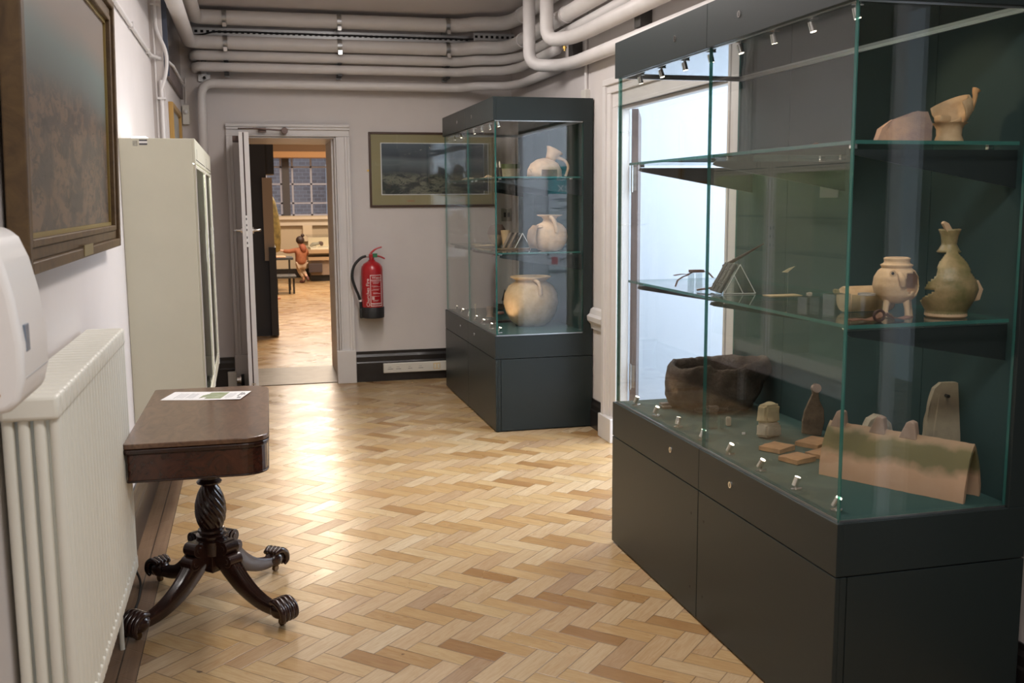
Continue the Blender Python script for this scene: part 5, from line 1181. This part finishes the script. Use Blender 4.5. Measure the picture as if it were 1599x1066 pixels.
artpipe('copper_brooch', [(1.745, 2.96, ZB+.010), (1.765, 2.96, ZB+.022), (1.785, 2.96, ZB+.012), (1.79, 2.96, ZB+.006)], .005, copper, 'tiny copper curl on the top shelf near the back', 'brooch')
artpipe('copper_wire', [(1.80, 3.42, ZB+.004), (1.84, 3.42, ZB+.010), (1.89, 3.42, ZB+.006)], .003, copper, 'thin reddish wire on the top shelf, farther back', 'wire')
solo('hanging_label', B().box(2.050, 2.053, 2.66+.62, 2.78+.62, 1.50, 1.60), mat('grey_label', (.20, .21, .21), .7), 'small grey caption sign on the dark back panel', 'sign')

# ================================================================== things in the far case
def fy(y): return y
tp = thing('storage_jar', 'large round buff clay storage jar glowing on the deck of the far case', 'jar', (1.85, 6.78, Z0))
obj('jar_body', B().lathe([(.02, .0), (.095, .002), (.135, .03), (.172, .09), (.190, .16), (.183, .225), (.155, .275), (.118, .300), (.104, .312), (.118, .325), (.140, .335), (.142, .341), (.128, .344), (.100, .325)], (1.872, 6.78, Z0), 72), buff, tp, smooth=True, auto=180)
obj('strap_handle', B().tube([(1.865, 6.665, Z0+.325), (1.885, 6.62, Z0+.305), (1.89, 6.60, Z0+.26), (1.89, 6.60, Z0+.225)], [.014, .013, .013, .016], 12), claypink, tp, smooth=True)
solo('dark_tray', B().box(1.56, 1.85, 6.98, 7.06, Z0, Z0+.012), mat('dark_tray_m', (.03, .015, .015), .5), 'thin dark red bar lying behind the large storage jar', 'tray')
cu = thing('small_cup', 'small brown and cream cup on a round foot, on the deck of the far case', 'cup', (1.72, 7.36, Z0))
obj('cup_body', B().lathe([(.027, 0), (.028, .006), (.022, .014), (.022, .035), (.026, .055), (.025, .078), (.020, .080), (.020, .060)], (1.715, 7.36, Z0), 32), mat('cup_glaze', (.50, .38, .25), .35, col2=(.20, .10, .05), scale=30), cu, smooth=True)
artpipe('bone_pin', [(1.640, 7.52, Z0), (1.640, 7.52, Z0+.085)], .004, mat('bone', (.58, .50, .32), .7), 'slim upright bone pin left of the small cup', 'pin')
sp_ = thing('spire_finial', 'small dark openwork spire standing in the back corner of the far case', 'finial', (1.97, 7.86, Z0))
b = B(); b.prism([(-.026, .07), (.026, .07), (0, .160)], 1, -.008, .008, Matrix.Translation((1.955, 7.86, Z0))); obj('spire', b, mat('spire_dark', (.05, .055, .05), .5), sp_)
for x in (-.018, 0, .018): obj('leg', B().cyl((1.955+x, 7.86, Z0), (1.955+x, 7.86, Z0+.072), .0025, 8), mat('spire_dark', (.05, .055, .05), .5), sp_)
rock('dark_fragment', (1.90, 7.80, Z0), (.06, .05, .05), stone, 'small dark lump in front of the little spire', 'fragment', 0, 31, .1, cuts=1)
rock('dark_fragment', (1.83, 7.50, Z0), (.05, .04, .02), mat('pink_lump', (.35, .18, .14), .8), 'small pinkish lump to the left of the storage jar', 'fragment', 0, 33, .1, cuts=1)
# middle shelf of the far case
co_ = thing('costrel', 'round pink clay flask with flared neck and strap handle, middle shelf of far case', 'flask', (1.86, 6.42, ZA))
KX, KY = 1.915, 6.46
obj('flask_body', B().lathe([(.05, 0), (.080, .008), (.110, .050), (.120, .095), (.112, .140), (.085, .172), (.050, .188), (.042, .205), (.055, .222), (.085, .232), (.084, .236), (.040, .222)], (KX, KY, ZA), 56, sy=.8), claypink, co_, smooth=True, auto=180)
obj('strap_handle', B().tube([(KX-.01, KY-.055, ZA+.222), (KX+.0, KY-.085, ZA+.205), (KX+.012, KY-.098, ZA+.160), (KX+.02, KY-.092, ZA+.125)], [.014, .012, .012, .014], 12), claypink, co_, smooth=True)
obj('broken_edge', B().lathe([(.112, .02), (.125, .06), (.128, .10), (.118, .14), (.09, .17)], (KX-.028, KY-.01, ZA), 40, keep=lambda a, z: 2.4 < a < 3.9, sy=.8), mat('dark_clay_side', (.30, .20, .12), .8, var=.3, scale=20), co_, solid=.006, smooth=True)
obj('side_lug', B().lathe([(.020, 0), (.030, .006), (.026, .014), (.016, .022)], (KX-.082, KY-.04, ZA+.150), 24), claypink, co_, smooth=True)
pr_ = thing('prism_stand', 'clear triangular stand with striped dark strips on the middle shelf of the far case', 'stand', (1.80, 6.86, ZA))
b = B(); b.prism([(1.775, ZA), (1.890, ZA), (1.832, ZA+.105)], 1, 6.84, 6.93); obj('prism', b, acrylic, pr_)
b = B()
for p, q in (((1.775, .002), (1.890, .002)), ((1.775, .002), (1.832, .105)), ((1.890, .002), (1.832, .105))): b.cyl((p[0], 6.838, ZA+p[1]), (q[0], 6.838, ZA+q[1]), .0025, 8)
obj('polished_edges', b, acrylic_edge, pr_)
for k in range(4): obj('dark_strip', B().prism([(1.700+.018*k, ZA+.004), (1.714+.018*k, ZA+.004), (1.768+.018*k, ZA+.108), (1.754+.018*k, ZA+.108)], 1, 6.90-.004*k, 6.91-.004*k), darkbronze if k % 2 else mat('taupe_strip', (.28, .22, .17), .6), pr_)
solo('beaker', B().lathe([(.018, 0), (.020, .004), (.026, .06), (.034, .118), (.034, .122), (.028, .121)], (1.755, 7.02, ZA), 32), buff, 'tall narrow cream beaker beside the striped stand', 'beaker', smooth=True)
bj = thing('bellied_jar', 'dark bellied jar with pale lower half behind the cream beaker', 'jar', (1.745, 7.24, ZA))
obj('jar_upper', B().lathe([(.068, .085), (.070, .095), (.062, .125), (.045, .150), (.040, .158), (.030, .158)], (1.745, 7.24, ZA), 40), mat('dark_jar', (.13, .085, .065), .6, var=.4, scale=20), bj, smooth=True)
obj('jar_lower', B().lathe([(.025, 0), (.030, .004), (.045, .030), (.064, .070), (.069, .0855)], (1.745, 7.24, ZA), 40), mat('pale_jar', (.50, .40, .30), .6, col2=(.24, .17, .12), scale=18), bj, smooth=True)
for k, (x, y, dx) in enumerate(((1.57, 7.20, .10), (1.585, 7.15, .09), (1.60, 7.10, .09), (1.56, 7.26, .07))):
    artpipe('bone_pin', [(x, y, ZA+.004+.004*k), (x+dx*.5, y-.01, ZA+.010+.002*k), (x+dx, y-.02+.02*(k % 2), ZA+.014)], .004, mat('bone', (.58, .50, .32), .7), ('thin pale bone pin lying near the glass on the middle shelf, farthest back', 'thin pale bone pin lying in the sheaf, second from the back', 'thin pale bone pin lying in the sheaf, third from the back', 'thin pale bone pin lying nearest the cabinet front')[(1, 2, 3, 0)[k]], 'pin', group='bone pins on the middle shelf of the far case')
for x in (1.552, 1.60): artpipe('needle', [(x, 7.32, ZA), (x, 7.32, ZA+.05)], .0018, chrome, 'fine upright needle behind the bone pins, '+('left' if x < 1.58 else 'right'), 'needle')
solo('dark_plank', B().box(1.57, 1.84, 6.66, 6.72, ZA, ZA+.010), oldwood, 'flat dark wooden piece on the middle shelf in front of the beaker', 'wood piece', bevel=.002)
# top shelf of the far case
bo = thing('broken_jug', 'broken pink clay jug neck with arched handle, top shelf of the far case', 'jug', (1.93, 6.46, ZB))
NX, NY = 1.90, 6.46
b = B(); b.lathe([(.012, .122), (.05, .112), (.090, .085), (.112, .045), (.115, .0)], (NX-.02, NY, ZB), 56, keep=lambda a, z: not (4.3 < a < 5.3 and z < .055)); obj('shoulder_shell', b, claypink, bo, solid=.006, smooth=True, auto=180)
b = B(); b.lathe([(.030, 0), (.034, .02), (.045, .055), (.058, .075)], (0, 0, 0), 36, keep=lambda a, z: True); b.b.transform(Matrix.Translation((NX+.012, NY-.01, ZB+.105)) @ Matrix.Rotation(rad(28), 4, 'Y')); obj('jug_neck', b, claypink, bo, solid=.005, smooth=True, auto=180)
obj('handle', B().tube([(NX+.055, NY-.02, ZB+.125), (NX+.110, NY-.02, ZB+.105), (NX+.135, NY-.02, ZB+.065), (NX+.125, NY-.02, ZB+.020), (NX+.118, NY-.02, ZB+.004)], [.012, .010, .009, .009, .010], 10), claypink, bo, smooth=True)
b = B(); b.prism([(-.13, .050), (-.07, .052), (-.075, .0), (-.085, .0)], 1, -.006, .006, Matrix.Translation((NX-.01, NY-.05, ZB))); obj('edge_shard', b, claypink, bo)
gb = thing('glazed_bowl', 'cream bowl with green rim glaze at the back of the far top shelf', 'bowl', (1.78, 7.0, ZB))
obj('bowl_wall', B().lathe([(.055, 0), (.068, .01), (.075, .068)], (1.785, 7.0, ZB), 40), mat('bowl_cream', (.50, .46, .32), .5, col2=(.36, .32, .2), scale=22), gb, smooth=True)
obj('green_rim', B().lathe([(.0755, .068), (.076, .072), (.075, .100), (.065, .100), (.065, .072)], (1.785, 7.0, ZB), 40), mat('rim_green', (.13, .17, .05), .3), gb, smooth=True)
for x, y in ((1.640, 6.80), (1.676, 6.84)):
    t = thing('small_figurine', 'small dark spindle with a white top on the far top shelf, '+('left' if x < 1.65 else 'right')+' of two', 'figurine', (x, y, ZB))
    obj('stem', B().tube([(x+.010, y, ZB), (x+.004, y, ZB+.05), (x, y, ZB+.075)], [.006, .008, .005], 10), mat('figure_dark', (.05, .03, .025), .5), t, smooth=True)
    obj('top', B().tube([(x, y, ZB+.072), (x-.002, y, ZB+.095), (x-.005, y, ZB+.115)], [.007, .008, .002], 10), mat('figure_white', (.75, .70, .62), .4), t, smooth=True)
b = B(); b.prism([(1.555, ZB), (1.64, ZB), (1.645, ZB+.02), (1.60, ZB+.022), (1.575, ZB+.012)], 1, 7.55, 7.60); solo('bone_slab', b, mat('bone', (.58, .50, .32), .7), 'flat pale bone piece on the far top shelf near the framed print', 'bone', bevel=.003)
b = B(); b.prism([(1.56, ZB), (1.70, ZB), (1.69, ZB+.012), (1.655, ZB+.030), (1.63, ZB+.012)], 1, 7.10, 7.14); solo('bone_slab', b, mat('bone_warm', (.66, .50, .30), .7), 'pointed cream bone piece lying beside the flat bone, closer to the glass corner', 'bone', bevel=.003)
